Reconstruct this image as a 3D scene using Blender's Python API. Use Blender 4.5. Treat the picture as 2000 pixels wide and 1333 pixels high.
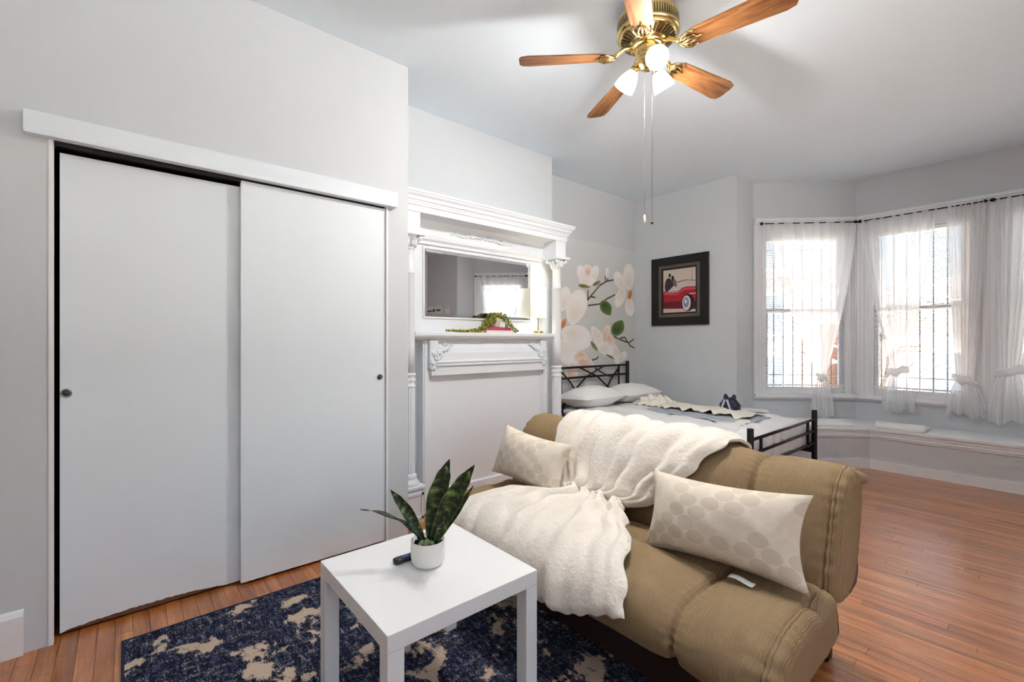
import bpy, bmesh, math, random
from mathutils import Vector, Matrix
for o in list(bpy.data.objects): bpy.data.objects.remove(o)
S = bpy.context.scene
COL = S.collection
PI = math.pi
V = Vector
rnd = random.Random(7)

# ------------------------------------------------------------------ camera
YAW = 0.8674
cd = bpy.data.cameras.new('camera'); cd.lens = 16.01; cd.sensor_width = 36.0; cd.clip_start = 0.02; cd.clip_end = 300
cam = bpy.data.objects.new('camera', cd); COL.objects.link(cam)
cam.location = (0, 0, 1.24); cam.rotation_euler = (PI/2, 0, YAW)
S.camera = cam

# ------------------------------------------------------------------ world, sun, exposure
w = bpy.data.worlds.new('world'); S.world = w; w.use_nodes = True
nt = w.node_tree; bg = nt.nodes['Background']
sky = nt.nodes.new('ShaderNodeTexSky'); sky.sky_type = 'NISHITA'; sky.sun_disc = False
sky.sun_elevation = math.radians(50); sky.sun_rotation = math.radians(110); sky.air_density = 1.0; sky.dust_density = 1.8; sky.ozone_density = 1.0
nt.links.new(sky.outputs[0], bg.inputs[0]); bg.inputs[1].default_value = 0.085
sd = bpy.data.lights.new('sun', 'SUN'); sd.energy = 36.0; sd.angle = 0.01; sd.color = (1, .95, .88)
so = bpy.data.objects.new('sun', sd); COL.objects.link(so); so.rotation_euler = V((-.6, .22, -.77)).to_track_quat('-Z', 'Y').to_euler()
S.view_settings.view_transform = 'Standard'; S.view_settings.look = 'None'; S.view_settings.gamma = 1
S.view_settings.use_curve_mapping = False; S.view_settings.exposure = 2.56
S.cycles.use_denoising = True; S.cycles.use_adaptive_sampling = True; S.cycles.adaptive_threshold = .05; S.cycles.adaptive_min_samples = 16
S.cycles.max_bounces = 8; S.cycles.diffuse_bounces = 5; S.cycles.glossy_bounces = 4
S.cycles.transparent_max_bounces = 16; S.cycles.transmission_bounces = 6
S.cycles.sample_clamp_indirect = 6; S.cycles.caustics_reflective = False; S.cycles.caustics_refractive = False

# ------------------------------------------------------------------ material helpers
def lin(c):
    return tuple(((v/255)/12.92 if v/255 <= .04045 else ((v/255+.055)/1.055)**2.4) for v in c)+(1,)
class NT:
    def __init__(s, name):
        s.m = bpy.data.materials.new(name); s.m.use_nodes = True; s.t = s.m.node_tree
        s.b = s.t.nodes['Principled BSDF']; s.out = s.t.nodes['Material Output']
    def n(s, typ, **kw):
        nd = s.t.nodes.new(typ)
        for k, v in kw.items():
            if k.startswith('i_'):
                key = k[2:]; key = int(key) if key.isdigit() else key.replace('_', ' ')
                s.put(nd.inputs[key], v)
            else: setattr(nd, k, v)
        return nd
    def put(s, sock, v):
        if hasattr(v, 'is_output'): s.t.links.new(v, sock)
        else: sock.default_value = v
    def math(s, op, a, b=0.0, c=None):
        nd = s.t.nodes.new('ShaderNodeMath'); nd.operation = op
        s.put(nd.inputs[0], a); s.put(nd.inputs[1], b)
        if c is not None: s.put(nd.inputs[2], c)
        return nd.outputs[0]
    def mix(s, f, a, b, mode='MIX'):
        nd = s.t.nodes.new('ShaderNodeMix'); nd.data_type = 'RGBA'; nd.blend_type = mode
        s.put(nd.inputs[0], f); s.put(nd.inputs[6], a); s.put(nd.inputs[7], b); return nd.outputs[2]
    def coord(s, which='Object', scale=(1, 1, 1)):
        tc = s.t.nodes.new('ShaderNodeTexCoord'); mp = s.t.nodes.new('ShaderNodeMapping')
        mp.inputs['Scale'].default_value = scale; s.t.links.new(tc.outputs[which], mp.inputs[0]); return mp.outputs[0]
    def noise(s, vec, scale, detail=3, rough=.5, dist=0):
        nd = s.n('ShaderNodeTexNoise'); s.put(nd.inputs['Vector'], vec); nd.inputs['Scale'].default_value = scale
        nd.inputs['Detail'].default_value = detail; nd.inputs['Roughness'].default_value = rough; nd.inputs['Distortion'].default_value = dist
        return nd.outputs['Fac']
    def ramp(s, f, stops):
        nd = s.t.nodes.new('ShaderNodeValToRGB'); s.put(nd.inputs[0], f); e = nd.color_ramp.elements
        while len(e) < len(stops): e.new(.5)
        for i, (p, c) in enumerate(stops): e[i].position = p; e[i].color = c if len(c) == 4 else lin(c)
        return nd.outputs[0]
    def bump(s, h, strength=.3, dist=.01):
        nd = s.t.nodes.new('ShaderNodeBump'); nd.inputs['Strength'].default_value = strength; nd.inputs['Distance'].default_value = dist
        s.put(nd.inputs['Height'], h); s.t.links.new(nd.outputs[0], s.b.inputs['Normal'])
    def col(s, c): s.put(s.b.inputs['Base Color'], c)
    def set(s, rough=.5, metal=0, spec=.5): s.b.inputs['Roughness'].default_value = rough; s.b.inputs['Metallic'].default_value = metal; s.b.inputs['Specular IOR Level'].default_value = spec
def plain(name, c, rough=.5, metal=0, bump=0, scale=60, var=.04, spec=.5):
    k = NT(name); k.set(rough, metal, spec); base = lin(c); v = k.coord()
    f = k.noise(v, scale*.15, 3); d = tuple(x*(1-var*2) for x in base[:3])+(1,)
    k.col(k.mix(f, d, tuple(min(1, x*(1+var)) for x in base[:3])+(1,)))
    if bump: k.bump(k.noise(v, scale, 4), bump, .005)
    return k.m
M = {}
M['wall'] = plain('wall_paint', (206, 210, 214), .75, bump=.06, scale=90, var=.012, spec=.25)
M['ceil'] = plain('ceiling_paint', (234, 244, 252), .85, bump=.05, scale=70, var=.01, spec=.2)
M['trim'] = plain('trim_paint', (232, 234, 237), .38, bump=.03, scale=40, var=.01)
M['mantel'] = plain('mantel_paint', (228, 233, 238), .4, bump=.05, scale=50, var=.012)
M['door'] = plain('door_paint', (226, 233, 239), .45, bump=.05, scale=25, var=.012, spec=.3)
M['lack'] = plain('white_laminate', (238, 238, 238), .28, bump=.01, var=.008)
M['black'] = plain('black_metal', (18, 18, 20), .4, .3, var=.05)
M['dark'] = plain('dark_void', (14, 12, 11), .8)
M['chrome'] = plain('chrome', (150, 150, 150), .2, 1)
M['barm'] = plain('grey_iron_bar', (80, 80, 84), .5, .3)
M['whiteplas'] = plain('white_blind_vinyl', (240, 240, 240), .5, var=.01)
M['darkwood'] = plain('dark_wood_frame', (46, 26, 18), .45, bump=.1, scale=30, var=.2)
M['linen'] = plain('white_bed_linen', (238, 237, 236), .9, bump=.12, scale=160, var=.02, spec=.15)
M['cream'] = plain('cream_ruffled_cotton', (238, 232, 220), .9, bump=.12, scale=160, var=.03, spec=.15)
M['throw'] = plain('grey_blue_throw', (178, 184, 194), .9, bump=.3, scale=120, var=.08, spec=.15)
M['soil'] = plain('soil', (58, 44, 34), .95, bump=.8, scale=90, var=.4)
M['pot'] = plain('white_ceramic', (232, 230, 226), .45, bump=.08, scale=30, var=.03)
M['potbeige'] = plain('beige_ceramic', (205, 190, 172), .6, var=.05)
M['frame'] = plain('black_frame_lacquer', (20, 18, 20), .38, var=.1)
M['frame2'] = plain('pewter_frame_fillet', (108, 98, 90), .45, .4, bump=.2, scale=80, var=.15)
M['plastic'] = plain('black_plastic', (22, 23, 28), .35, var=.1)
M['tag'] = plain('white_care_tag', (225, 225, 222), .7)
def vcol(name, rough=.7, bump=0, spec=.3):
    k = NT(name); k.set(rough, 0, spec); a = k.n('ShaderNodeAttribute', attribute_name='Col'); k.col(a.outputs['Color'])
    if bump: k.bump(k.noise(k.coord(), 120, 3), bump, .004)
    return k.m
M['print'] = vcol('printed_paper', .75)
M['vc'] = vcol('tinted_matte', .6)
def glass():
    k = NT('window_glass'); t = k.t
    tr = k.n('ShaderNodeBsdfTransparent'); gl = k.n('ShaderNodeBsdfGlossy', i_Roughness=.02); mx = k.n('ShaderNodeMixShader')
    fr = k.n('ShaderNodeFresnel'); fr.inputs[0].default_value = 1.3
    t.links.new(fr.outputs[0], mx.inputs[0]); t.links.new(tr.outputs[0], mx.inputs[1]); t.links.new(gl.outputs[0], mx.inputs[2]); t.links.new(mx.outputs[0], k.out.inputs[0]); return k.m
M['glass'] = glass()
def sheer():
    k = NT('white_sheer_voile'); t = k.t
    v = k.coord('UV', (1, 1, 1))
    tr = k.n('ShaderNodeBsdfTransparent'); df = k.n('ShaderNodeBsdfDiffuse', i_Color=(.96, .97, .98, 1)); tl = k.n('ShaderNodeBsdfTranslucent', i_Color=(.97, .975, .98, 1))
    a = k.n('ShaderNodeMixShader', i_0=.45); b = k.n('ShaderNodeMixShader')
    t.links.new(df.outputs[0], a.inputs[1]); t.links.new(tl.outputs[0], a.inputs[2])
    at = k.n('ShaderNodeAttribute', attribute_name='dens')
    f = k.math('ADD', at.outputs['Fac'], k.math('MULTIPLY', k.math('SUBTRACT', k.noise(k.coord('UV', (60, 2, 1)), 1, 3), .5), .18))
    f = k.math('MINIMUM', k.math('MAXIMUM', f, .05), .97)
    t.links.new(f, b.inputs[0]); t.links.new(tr.outputs[0], b.inputs[1]); t.links.new(a.outputs[0], b.inputs[2]); t.links.new(b.outputs[0], k.out.inputs[0]); return k.m
M['sheer'] = sheer()
def mirror():
    k = NT('mirror_silver'); k.set(.01, 1); k.col((.93, .94, .94, 1)); return k.m
M['mirror'] = mirror()
def brass():
    k = NT('polished_brass'); k.set(.22, 1); v = k.coord(); k.col(k.mix(k.noise(v, 14, 2), lin((206, 172, 104)), lin((232, 208, 150)))); return k.m
M['brass'] = brass()
M['brassdark'] = plain('brass_shadowed_vent', (70, 54, 28), .5, .6)
def emis(name, c, s, trans=False):
    k = NT(name); k.set(.4); k.col(c); k.b.inputs['Emission Color'].default_value = c; k.b.inputs['Emission Strength'].default_value = s; return k.m
M['shade'] = emis('lit_frosted_glass', (1, .94, .82, 1), 1.6)
M['bulb'] = emis('lit_bulb', (1, .95, .86, 1), 6.0)
M['lampshade'] = emis('lit_fabric_shade', (1, .93, .78, 1), .11)
def wood(name, c1, c2, c3, rough=.35, axis='X', sc=1.0, attr=False):
    k = NT(name); k.set(rough, 0, .5)
    s = {'X': (2.2, 28, 28), 'Y': (28, 2.2, 28)}[axis]
    v = k.coord('Object', tuple(x*sc for x in s))
    g = k.noise(v, 1.0, 5, .6, .8); g2 = k.noise(v, 3.5, 4, .6, .4)
    c = k.ramp(g, [(.28, c1), (.5, c2), (.72, c3)])
    c = k.mix(k.math('MULTIPLY', g2, .45), c, lin(c1))
    if attr:
        a = k.n('ShaderNodeAttribute', attribute_name='Col'); c = k.mix(1.0, c, a.outputs['Color'], 'MULTIPLY')
    g3 = k.noise(k.coord('Object', tuple(x*sc*2.2 for x in s)), 2.0, 6, .7, 1.5); c = k.mix(k.math('MULTIPLY', k.math('MAXIMUM', k.math('SUBTRACT', g3, .48), 0.0), 2.2), c, tuple(v_*.55 for v_ in lin(c1)[:3])+(1,))
    k.col(c); k.bump(g2, .05, .002); return k
kk = wood('oak_strip_floor', (136, 72, 26), (196, 120, 56), (222, 154, 88), .34, 'X', 1.0, True)
kk.put(kk.b.inputs['Roughness'], kk.math('ADD', .27, kk.math('MULTIPLY', kk.noise(kk.coord(), 3, 3), .2)))
kk.b.inputs['Coat Weight'].default_value = 1.0; kk.b.inputs['Coat Roughness'].default_value = .22
M['plank'] = kk.m
kw = wood('oak_fan_blade', (78, 42, 16), (142, 90, 46), (178, 126, 76), .5, 'X', 2.0); M['blade'] = kw.m
kw = wood('pale_worn_edge', (90, 60, 40), (120, 82, 54), (140, 100, 70), .6, 'Y'); M['edgewood'] = kw.m
def sofa_fab():
    k = NT('tan_chenille'); k.set(.85, 0, .2); k.b.inputs['Sheen Weight'].default_value = .35; k.b.inputs['Sheen Roughness'].default_value = .4
    k.b.inputs['Sheen Tint'].default_value = lin((214, 190, 150))
    v = k.coord('UV', (1, 1, 1))
    rib = k.n('ShaderNodeTexWave', wave_type='BANDS', bands_direction='X'); k.put(rib.inputs['Vector'], v); rib.inputs['Scale'].default_value = 70; rib.inputs['Distortion'].default_value = .6
    n1 = k.noise(k.coord(), 5, 4); n2 = k.noise(k.coord('UV', (400, 60, 1)), 1, 3)
    c = k.mix(n1, lin((144, 120, 90)), lin((172, 147, 114))); c = k.mix(k.math('MULTIPLY', n2, .6), c, lin((104, 84, 56)))
    k.col(c); k.bump(k.math('ADD', rib.outputs['Fac'], n2), .3, .004); return k.m
M['sofa'] = sofa_fab()
def blanket():
    k = NT('cream_plush_fleece'); k.set(.95, 0, .1); k.b.inputs['Sheen Weight'].default_value = .6; k.b.inputs['Sheen Roughness'].default_value = .5
    v = k.coord(); n = k.noise(v, 60, 5, .65); n2 = k.noise(v, 9, 4)
    k.col(k.mix(n2, lin((226, 216, 202)), lin((243, 236, 226)))); k.bump(k.math('ADD', n, k.math('MULTIPLY', n2, .6)), .55, .012); return k.m
M['blanket'] = blanket()
def scallop():
    k = NT('beige_scallop_jacquard'); k.set(.85, 0, .2)
    v = k.coord('UV', (7.0, 3.6, 1))
    sp = k.n('ShaderNodeSeparateXYZ', i_0=v)
    def cell(ox, oy):
        x = k.math('ADD', sp.outputs[0], ox); y = k.math('ADD', sp.outputs[1], oy)
        fx = k.math('SUBTRACT', k.math('FRACT', x), .5); fy = k.math('MULTIPLY', k.math('SUBTRACT', k.math('FRACT', y), .5), 1.35)
        d = k.math('SQRT', k.math('ADD', k.math('MULTIPLY', fx, fx), k.math('MULTIPLY', fy, fy)))
        cv = k.n('ShaderNodeCombineXYZ'); k.put(cv.inputs[0], k.math('FLOOR', x)); k.put(cv.inputs[1], k.math('FLOOR', y)); cv.inputs[2].default_value = ox*3.3
        wn = k.n('ShaderNodeTexWhiteNoise'); k.put(wn.inputs['Vector'], cv.outputs[0])
        return d, wn.outputs['Value']
    d1, r1 = cell(0, 0); d2, r2 = cell(.5, .5)
    near = k.math('LESS_THAN', d2, d1); d = k.math('MINIMUM', d1, d2)
    r = k.math('ADD', k.math('MULTIPLY', near, r2), k.math('MULTIPLY', k.math('SUBTRACT', 1.0, near), r1))
    inside = k.math('LESS_THAN', d, .40)
    tone = k.mix(k.math('GREATER_THAN', r, .45), lin((225, 214, 199)), lin((215, 203, 187)))
    c = k.mix(inside, lin((230, 219, 203)), tone)
    wv = k.noise(k.coord('UV', (300, 150, 1)), 1, 2)
    c = k.mix(k.math('MULTIPLY', wv, .18), c, lin((176, 158, 136)))
    k.col(c); k.bump(k.math('ADD', k.math('MULTIPLY', inside, -.6), wv), .3, .004); return k.m
M['scallop'] = scallop()
def rugm():
    k = NT('distressed_navy_rug'); k.set(.95, 0, .1)
    v = k.coord()
    big = k.noise(v, 6.0, 5, .6, .3); st = k.noise(k.coord('Object', (9, 34, 9)), 1.6, 6, .75); fine = k.noise(k.coord('Object', (60, 170, 60)), 1.4, 4, .8)
    st2 = k.noise(k.coord('Object', (30, 9, 9)), 1.7, 6, .75)
    base = k.ramp(k.math('ADD', k.math('MULTIPLY', st, .6), k.math('MULTIPLY', fine, .4)), [(.38, (10, 12, 22)), (.48, (24, 30, 52)), (.55, (50, 60, 88)), (.62, (150, 150, 156))])
    m1 = k.math('ADD', k.math('MULTIPLY', big, .86), k.math('MULTIPLY', k.math('ADD', st, k.math('MULTIPLY', fine, .5)), .16))
    f1 = k.ramp(m1, [(.60, (0, 0, 0)), (.63, (255, 255, 255))])
    beige = k.mix(fine, lin((168, 142, 122)), lin((222, 204, 184)))
    c = k.mix(f1, base, beige)
    brown = k.noise(k.coord('Object', (1.7, 1.7, 1.7)), 1.3, 4, .6); f2 = k.ramp(k.math('ADD', brown, k.math('MULTIPLY', k.math('SUBTRACT', st2, .5), .5)), [(.60, (0, 0, 0)), (.72, (190, 190, 190))])
    c = k.mix(f2, c, k.mix(fine, lin((60, 48, 44)), lin((140, 118, 104))))
    spk = k.ramp(k.math('ADD', k.math('MULTIPLY', fine, .6), k.math('MULTIPLY', st2, .5)), [(.585, (0, 0, 0)), (.66, (190, 190, 190))])
    c = k.mix(spk, c, lin((196, 186, 176)))
    k.col(c); k.bump(fine, .6, .006); return k.m
M['rug'] = rugm()
M['rugedge'] = plain('navy_rug_binding', (20, 26, 56), .9, bump=.3, scale=200)
def leafm():
    k = NT('snake_plant_leaf'); k.set(.42, 0, .4)
    sp = k.n('ShaderNodeSeparateXYZ', i_0=k.coord('UV')); 
    n = k.noise(k.coord('UV', (1.6, 13, 1)), 1.0, 3, .55, .5)
    c = k.ramp(n, [(.36, (18, 28, 14)), (.5, (38, 54, 24)), (.6, (84, 104, 52)), (.7, (140, 156, 98))])
    e = k.math('ABSOLUTE', k.math('SUBTRACT', sp.outputs[0], .5)); e = k.math('GREATER_THAN', e, .465)
    k.col(k.mix(k.math('MULTIPLY', e, .55), c, lin((112, 124, 66)))); return k.m
M['leaf'] = leafm()
M['pearl'] = vcol('green_pearl_beads', .45)
M['leafpale'] = plain('pale_green_leaf', (128, 150, 104), .5, var=.1)
def brickm():
    k = NT('orange_brick'); k.set(.9); b = k.n('ShaderNodeTexBrick'); k.put(b.inputs['Vector'], k.coord('Generated', (60, 60, 60))); b.inputs['Color1'].default_value = lin((170, 100, 70)); b.inputs['Color2'].default_value = lin((150, 86, 62)); b.inputs['Mortar'].default_value = lin((190, 178, 165)); b.inputs['Scale'].default_value = 1
    k.col(b.outputs[0]); return k.m
M['brick'] = brickm()
M['siding'] = plain('pale_siding', (170, 166, 158), .8)
M['roof'] = plain('grey_shingle_roof', (120, 118, 120), .9, var=.1)
M['bark'] = plain('tree_bark', (120, 108, 96), .9, var=.2)
M['grass'] = plain('asphalt_street', (112, 112, 112), .95, var=.1); M['bounce_ground'] = plain('pale_bounce_ground', (140, 140, 138), .95, var=.06)
M['paneo'] = plain('far_window_pane', (70, 80, 92), .2)

# ------------------------------------------------------------------ geometry helpers (all coordinates are world metres)
ORG = {}
def vadd(a, b): return V(a)+V(b)
class G:
    """collects vertices / faces of ONE mesh"""
    def __init__(s): s.v = []; s.f = []; s.uv = {}; s.c = {}; s.d = {}; s.sm = set()
    def add(s, vs, fs, smooth=False, col=None):
        o = len(s.v); s.v += [V(p) for p in vs]
        for f in fs:
            if smooth: s.sm.add(len(s.f))
            if col is not None: s.c[len(s.f)] = col
            s.f.append(tuple(i+o for i in f))
        return o
    def box(s, a, b, col=None):
        x0, y0, z0 = a; x1, y1, z1 = b
        s.add([(x0,y0,z0),(x1,y0,z0),(x1,y1,z0),(x0,y1,z0),(x0,y0,z1),(x1,y0,z1),(x1,y1,z1),(x0,y1,z1)],
              [(0,3,2,1),(4,5,6,7),(0,1,5,4),(1,2,6,5),(2,3,7,6),(3,0,4,7)], col=col); return s
    def bbox(s, a, b, r=.004):
        """box with chamfered edges"""
        x0,y0,z0 = a; x1,y1,z1 = b; r = min(r, (x1-x0)*.45, (y1-y0)*.45, (z1-z0)*.45)
        bm = bmesh.new(); bmesh.ops.create_cube(bm, size=1)
        for v in bm.verts: v.co = V(((x0+x1)/2+v.co.x*(x1-x0), (y0+y1)/2+v.co.y*(y1-y0), (z0+z1)/2+v.co.z*(z1-z0)))
        bmesh.ops.bevel(bm, geom=list(bm.edges), offset=r, segments=2, profile=.7, affect='EDGES')
        bm.verts.index_update(); s.add([v.co.copy() for v in bm.verts], [[v.index for v in f.verts] for f in bm.faces]); bm.free(); return s
    def obox(s, o, ax, ay, az):
        """oriented box: corner o and three edge vectors"""
        o, ax, ay, az = V(o), V(ax), V(ay), V(az)
        p = [o, o+ax, o+ax+ay, o+ay]; p += [q+az for q in p]
        s.add(p, [(0,3,2,1),(4,5,6,7),(0,1,5,4),(1,2,6,5),(2,3,7,6),(3,0,4,7)]); return s
    def tube(s, pts, r, n=8, cap=True, smooth=True):
        pts = [V(p) for p in pts]; rs = r if isinstance(r, (list, tuple)) else [r]*len(pts)
        vs = []; up = None
        for i, p in enumerate(pts):
            t = (pts[min(i+1, len(pts)-1)]-pts[max(i-1, 0)]).normalized()
            if up is None: up = V((0,0,1)) if abs(t.z) < .9 else V((1,0,0))
            a = t.cross(up).normalized(); b = a.cross(t).normalized(); up = b
            for k in range(n): q = 2*PI*k/n; vs.append(p+(a*math.cos(q)+b*math.sin(q))*rs[i])
        fs = [(i*n+k, i*n+(k+1) % n, (i+1)*n+(k+1) % n, (i+1)*n+k) for i in range(len(pts)-1) for k in range(n)]
        o = s.add(vs, fs, smooth)
        if cap: s.f.append(tuple(o+k for k in range(n))[::-1]); s.f.append(tuple(o+(len(pts)-1)*n+k for k in range(n)))
        return s
    def lathe(s, prof, o=(0,0,0), axis=(0,0,1), n=28, flute=0, fa=0, smooth=True, cap=True):
        """prof: (radius, height along axis)"""
        o, ax = V(o), V(axis).normalized(); a = ax.orthogonal().normalized(); b = ax.cross(a)
        vs = []
        for r, hh in prof:
            for k in range(n):
                q = 2*PI*k/n; rr = r*(1+fa*math.cos(flute*q)) if flute else r
                vs.append(o+ax*hh+(a*math.cos(q)+b*math.sin(q))*rr)
        fs = [(i*n+k, i*n+(k+1) % n, (i+1)*n+(k+1) % n, (i+1)*n+k) for i in range(len(prof)-1) for k in range(n)]
        oo = s.add(vs, fs, smooth)
        if cap:
            if prof[0][0] > 1e-4: s.f.append(tuple(oo+k for k in range(n))[::-1])
            if prof[-1][0] > 1e-4: s.f.append(tuple(oo+(len(prof)-1)*n+k for k in range(n)))
        return s
    def prism(s, poly, h, o=(0,0,0), ax=(1,0,0), ay=(0,1,0), az=(0,0,1), col=None):
        """polygon (2d) in plane ax,ay extruded by h along az"""
        o, ax, ay, az = V(o), V(ax), V(ay), V(az); n = len(poly)
        vs = [o+ax*p[0]+ay*p[1] for p in poly]; vs += [v+az*h for v in vs]
        s.add(vs, [tuple(range(n))[::-1], tuple(range(n, 2*n))]+[(i, (i+1) % n, n+(i+1) % n, n+i) for i in range(n)], col=col); return s
    def sweep(s, prof, a, b, out, up=(0,0,1)):
        """profile (out, up) swept straight from a to b, capped"""
        a, b, out, up = V(a), V(b), V(out), V(up); n = len(prof)
        vs = [a+out*p[0]+up*p[1] for p in prof]+[b+out*p[0]+up*p[1] for p in prof]
        s.add(vs, [tuple(range(n)), tuple(range(n, 2*n))[::-1]]+[(i, n+i, n+(i+1) % n, (i+1) % n) for i in range(n)]); return s
    def grid(s, fn, nu, nv, smooth=True, closeu=False, closev=False, uv=True, uvs=(1, 1), dens=None):
        vs = []; mu = nu if closeu else nu+1; mv = nv if closev else nv+1
        for i in range(mu):
            for j in range(mv): vs.append(fn(i/nu, j/nv))
        fs = []; base = len(s.f)
        for i in range(nu):
            for j in range(nv):
                fs.append((i*mv+j, ((i+1) % mu)*mv+j, ((i+1) % mu)*mv+(j+1) % mv, i*mv+(j+1) % mv))
                if uv: s.uv[base+len(fs)-1] = [(i/nu*uvs[0], j/nv*uvs[1]), ((i+1)/nu*uvs[0], j/nv*uvs[1]), ((i+1)/nu*uvs[0], (j+1)/nv*uvs[1]), (i/nu*uvs[0], (j+1)/nv*uvs[1])]
        o = s.add(vs, fs, smooth)
        if dens:
            for i in range(mu):
                for j in range(mv): s.d[o+i*mv+j] = dens(i/nu, j/nv)
        return s
    def ball(s, c, r, n=8, sc=(1,1,1)):
        c = V(c); m = max(3, n//2)
        vs = [c+V((0,0,r*sc[2]))]
        for i in range(1, m):
            t = PI*i/m
            for k in range(n): q = 2*PI*k/n; vs.append(c+V((r*sc[0]*math.sin(t)*math.cos(q), r*sc[1]*math.sin(t)*math.sin(q), r*sc[2]*math.cos(t))))
        vs.append(c-V((0,0,r*sc[2]))); L = len(vs)-1
        fs = [(0, 1+k, 1+(k+1) % n) for k in range(n)]
        for i in range(m-2):
            for k in range(n): fs.append((1+i*n+k, 1+(i+1)*n+k, 1+(i+1)*n+(k+1) % n, 1+i*n+(k+1) % n))
        fs += [(L, 1+(m-2)*n+(k+1) % n, 1+(m-2)*n+k) for k in range(n)]
        s.add(vs, fs, True); return s
    def mesh(s, name, org):
        me = bpy.data.meshes.new(name); me.from_pydata([v-org for v in s.v], [], s.f); 
        for i in s.sm: me.polygons[i].use_smooth = True
        if s.uv:
            l = me.uv_layers.new(name='UVMap')
            for fi, q in s.uv.items():
                for j, li in enumerate(me.polygons[fi].loop_indices): l.data[li].uv = q[j]
        if s.c:
            ca = me.color_attributes.new('Col', 'FLOAT_COLOR', 'CORNER')
            for fi, c in s.c.items():
                li = me.polygons[fi].loop_indices
                for j, l_ in enumerate(li): ca.data[l_].color = c[j] if isinstance(c, list) else c
        if s.d:
            da = me.attributes.new('dens', 'FLOAT', 'POINT')
            for i, d in s.d.items(): da.data[i].value = d
        me.update(); return me
def base_of(g):
    xs = [v.x for v in g.v]; ys = [v.y for v in g.v]; zs = [v.z for v in g.v]
    return V(((min(xs)+max(xs))/2, (min(ys)+max(ys))/2, min(zs)))
def fixn(me):
    bm = bmesh.new(); bm.from_mesh(me); bmesh.ops.recalc_face_normals(bm, faces=list(bm.faces)); bm.to_mesh(me); bm.free()
def obj(name, g, mat, parent=None, label=None, fix=True):
    org = ORG[parent.name] if parent else base_of(g)
    me = g.mesh(name, org)
    if fix: fixn(me)
    me.materials.append(M[mat] if isinstance(mat, str) else mat)
    o = bpy.data.objects.new(name, me); COL.objects.link(o); ORG[o.name] = org
    if parent: o.parent = parent
    else: o.location = org
    if label: o['label'] = label
    return o
def tag(o, label, cat, group=None):
    o['label'] = label; o['category'] = cat
    if group: o['group'] = group
    return o
def thing(name, loc, label, cat, group=None):
    o = bpy.data.objects.new(name, None); o.empty_display_size = .1; COL.objects.link(o); o.location = loc; ORG[o.name] = V(loc)
    return tag(o, label, cat, group)
def struct(o): o['kind'] = 'structure'; return o
def sempty(name, loc):
    o = bpy.data.objects.new(name, None); o.empty_display_size = .1; COL.objects.link(o); o.location = loc; ORG[o.name] = V(loc); o['kind'] = 'structure'; return o
def stuff(o): o['kind'] = 'stuff'; return o
def lerp(a, b, t): return a+(b-a)*t
def sst(a, b, x):
    t = max(0, min(1, (x-a)/(b-a))); return t*t*(3-2*t)
def pl(pts, t):
    """piecewise-linear (t, value...) lookup, smooth"""
    if t <= pts[0][0]: return pts[0][1]
    for (a, va), (b, vb) in zip(pts, pts[1:]):
        if t <= b:
            q = (t-a)/(b-a); q = q*q*(3-2*q); return va+(vb-va)*q
    return pts[-1][1]
# ------------------------------------------------------------------ room shell
H = 2.976; XC = -2.63; XCH = -3.05; XM = -3.352; YB = 4.856; YW = 6.02; XR = 2.75; YS = -1.6
A1 = V((-2.106, 5.26, 0)); B1 = V((-1.352, YW, 0)); B2 = V((.65, YW, 0)); A2 = V((1.404, 5.26, 0))
FL = struct(obj('floor', G().box((XM-.1, YS-.1, -.12), (XR+.1, 6.5, -.012)), 'dark'))
rows = []; PW = .058
y = YS
while y < 6.02:
    x = XM-rnd.random()*.8
    while x < XR:
        L = rnd.uniform(.55, 1.25); a, b = max(x, XM), min(x+L, XR)
        if b-a > .03: rows.append((a, b, y, y+PW))
        x += L
    y += PW
def in_view(r):
    cx_, cy_ = (r[0]+r[1])/2, (r[2]+r[3])/2
    d = -cx_*math.sin(YAW)*1+cy_*math.cos(YAW); u = cx_*math.cos(YAW)+cy_*math.sin(YAW)
    if d < .8 or abs(u)/d > 1.25: return None
    if cx_ > -2.0 and cy_ < 1.75: return None
    if -2.2 < cx_ < -.75 and cy_ < 3.2: return None
    if cx_ < -1.55 and cy_ > 1.3: return None
    if cy_ > 5.6: return None
    return d
cand = sorted([(in_view(r), i) for i, r in enumerate(rows) if in_view(r) is not None])[:290]
pick = {i for _, i in cand}; rest = G()
def plank(g, r):
    t = rnd.uniform(.78, 1.12); c = (t, t*rnd.uniform(.95, 1.03), t*rnd.uniform(.9, 1.06), 1); e = .00012
    x0, x1, y0, y1 = r[0]+e, r[1]-e, r[2]+e, r[3]-e; k = .0005
    g.add([(x0,y0,-.012),(x1,y0,-.012),(x1,y1,-.012),(x0,y1,-.012),(x0+k,y0+k,0),(x1-k,y0+k,0),(x1-k,y1-k,0),(x0+k,y1-k,0)],
          [(4,5,6,7),(0,1,5,4),(1,2,6,5),(2,3,7,6),(3,0,4,7)], col=c)
# every plank keeps its own slice of grain because texture space follows the floor origin
for i, r in enumerate(rows):
    if i in pick: g = G(); plank(g, r); obj('plank', g, 'plank', FL, fix=False)
    else: plank(rest, r)
stuff(obj('plank_field', rest, 'plank', FL, fix=False))
struct(obj('ceiling', G().box((XM-.1, YS-.1, H), (XR+.1, 6.5, H+.1)), 'ceil'))
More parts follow.
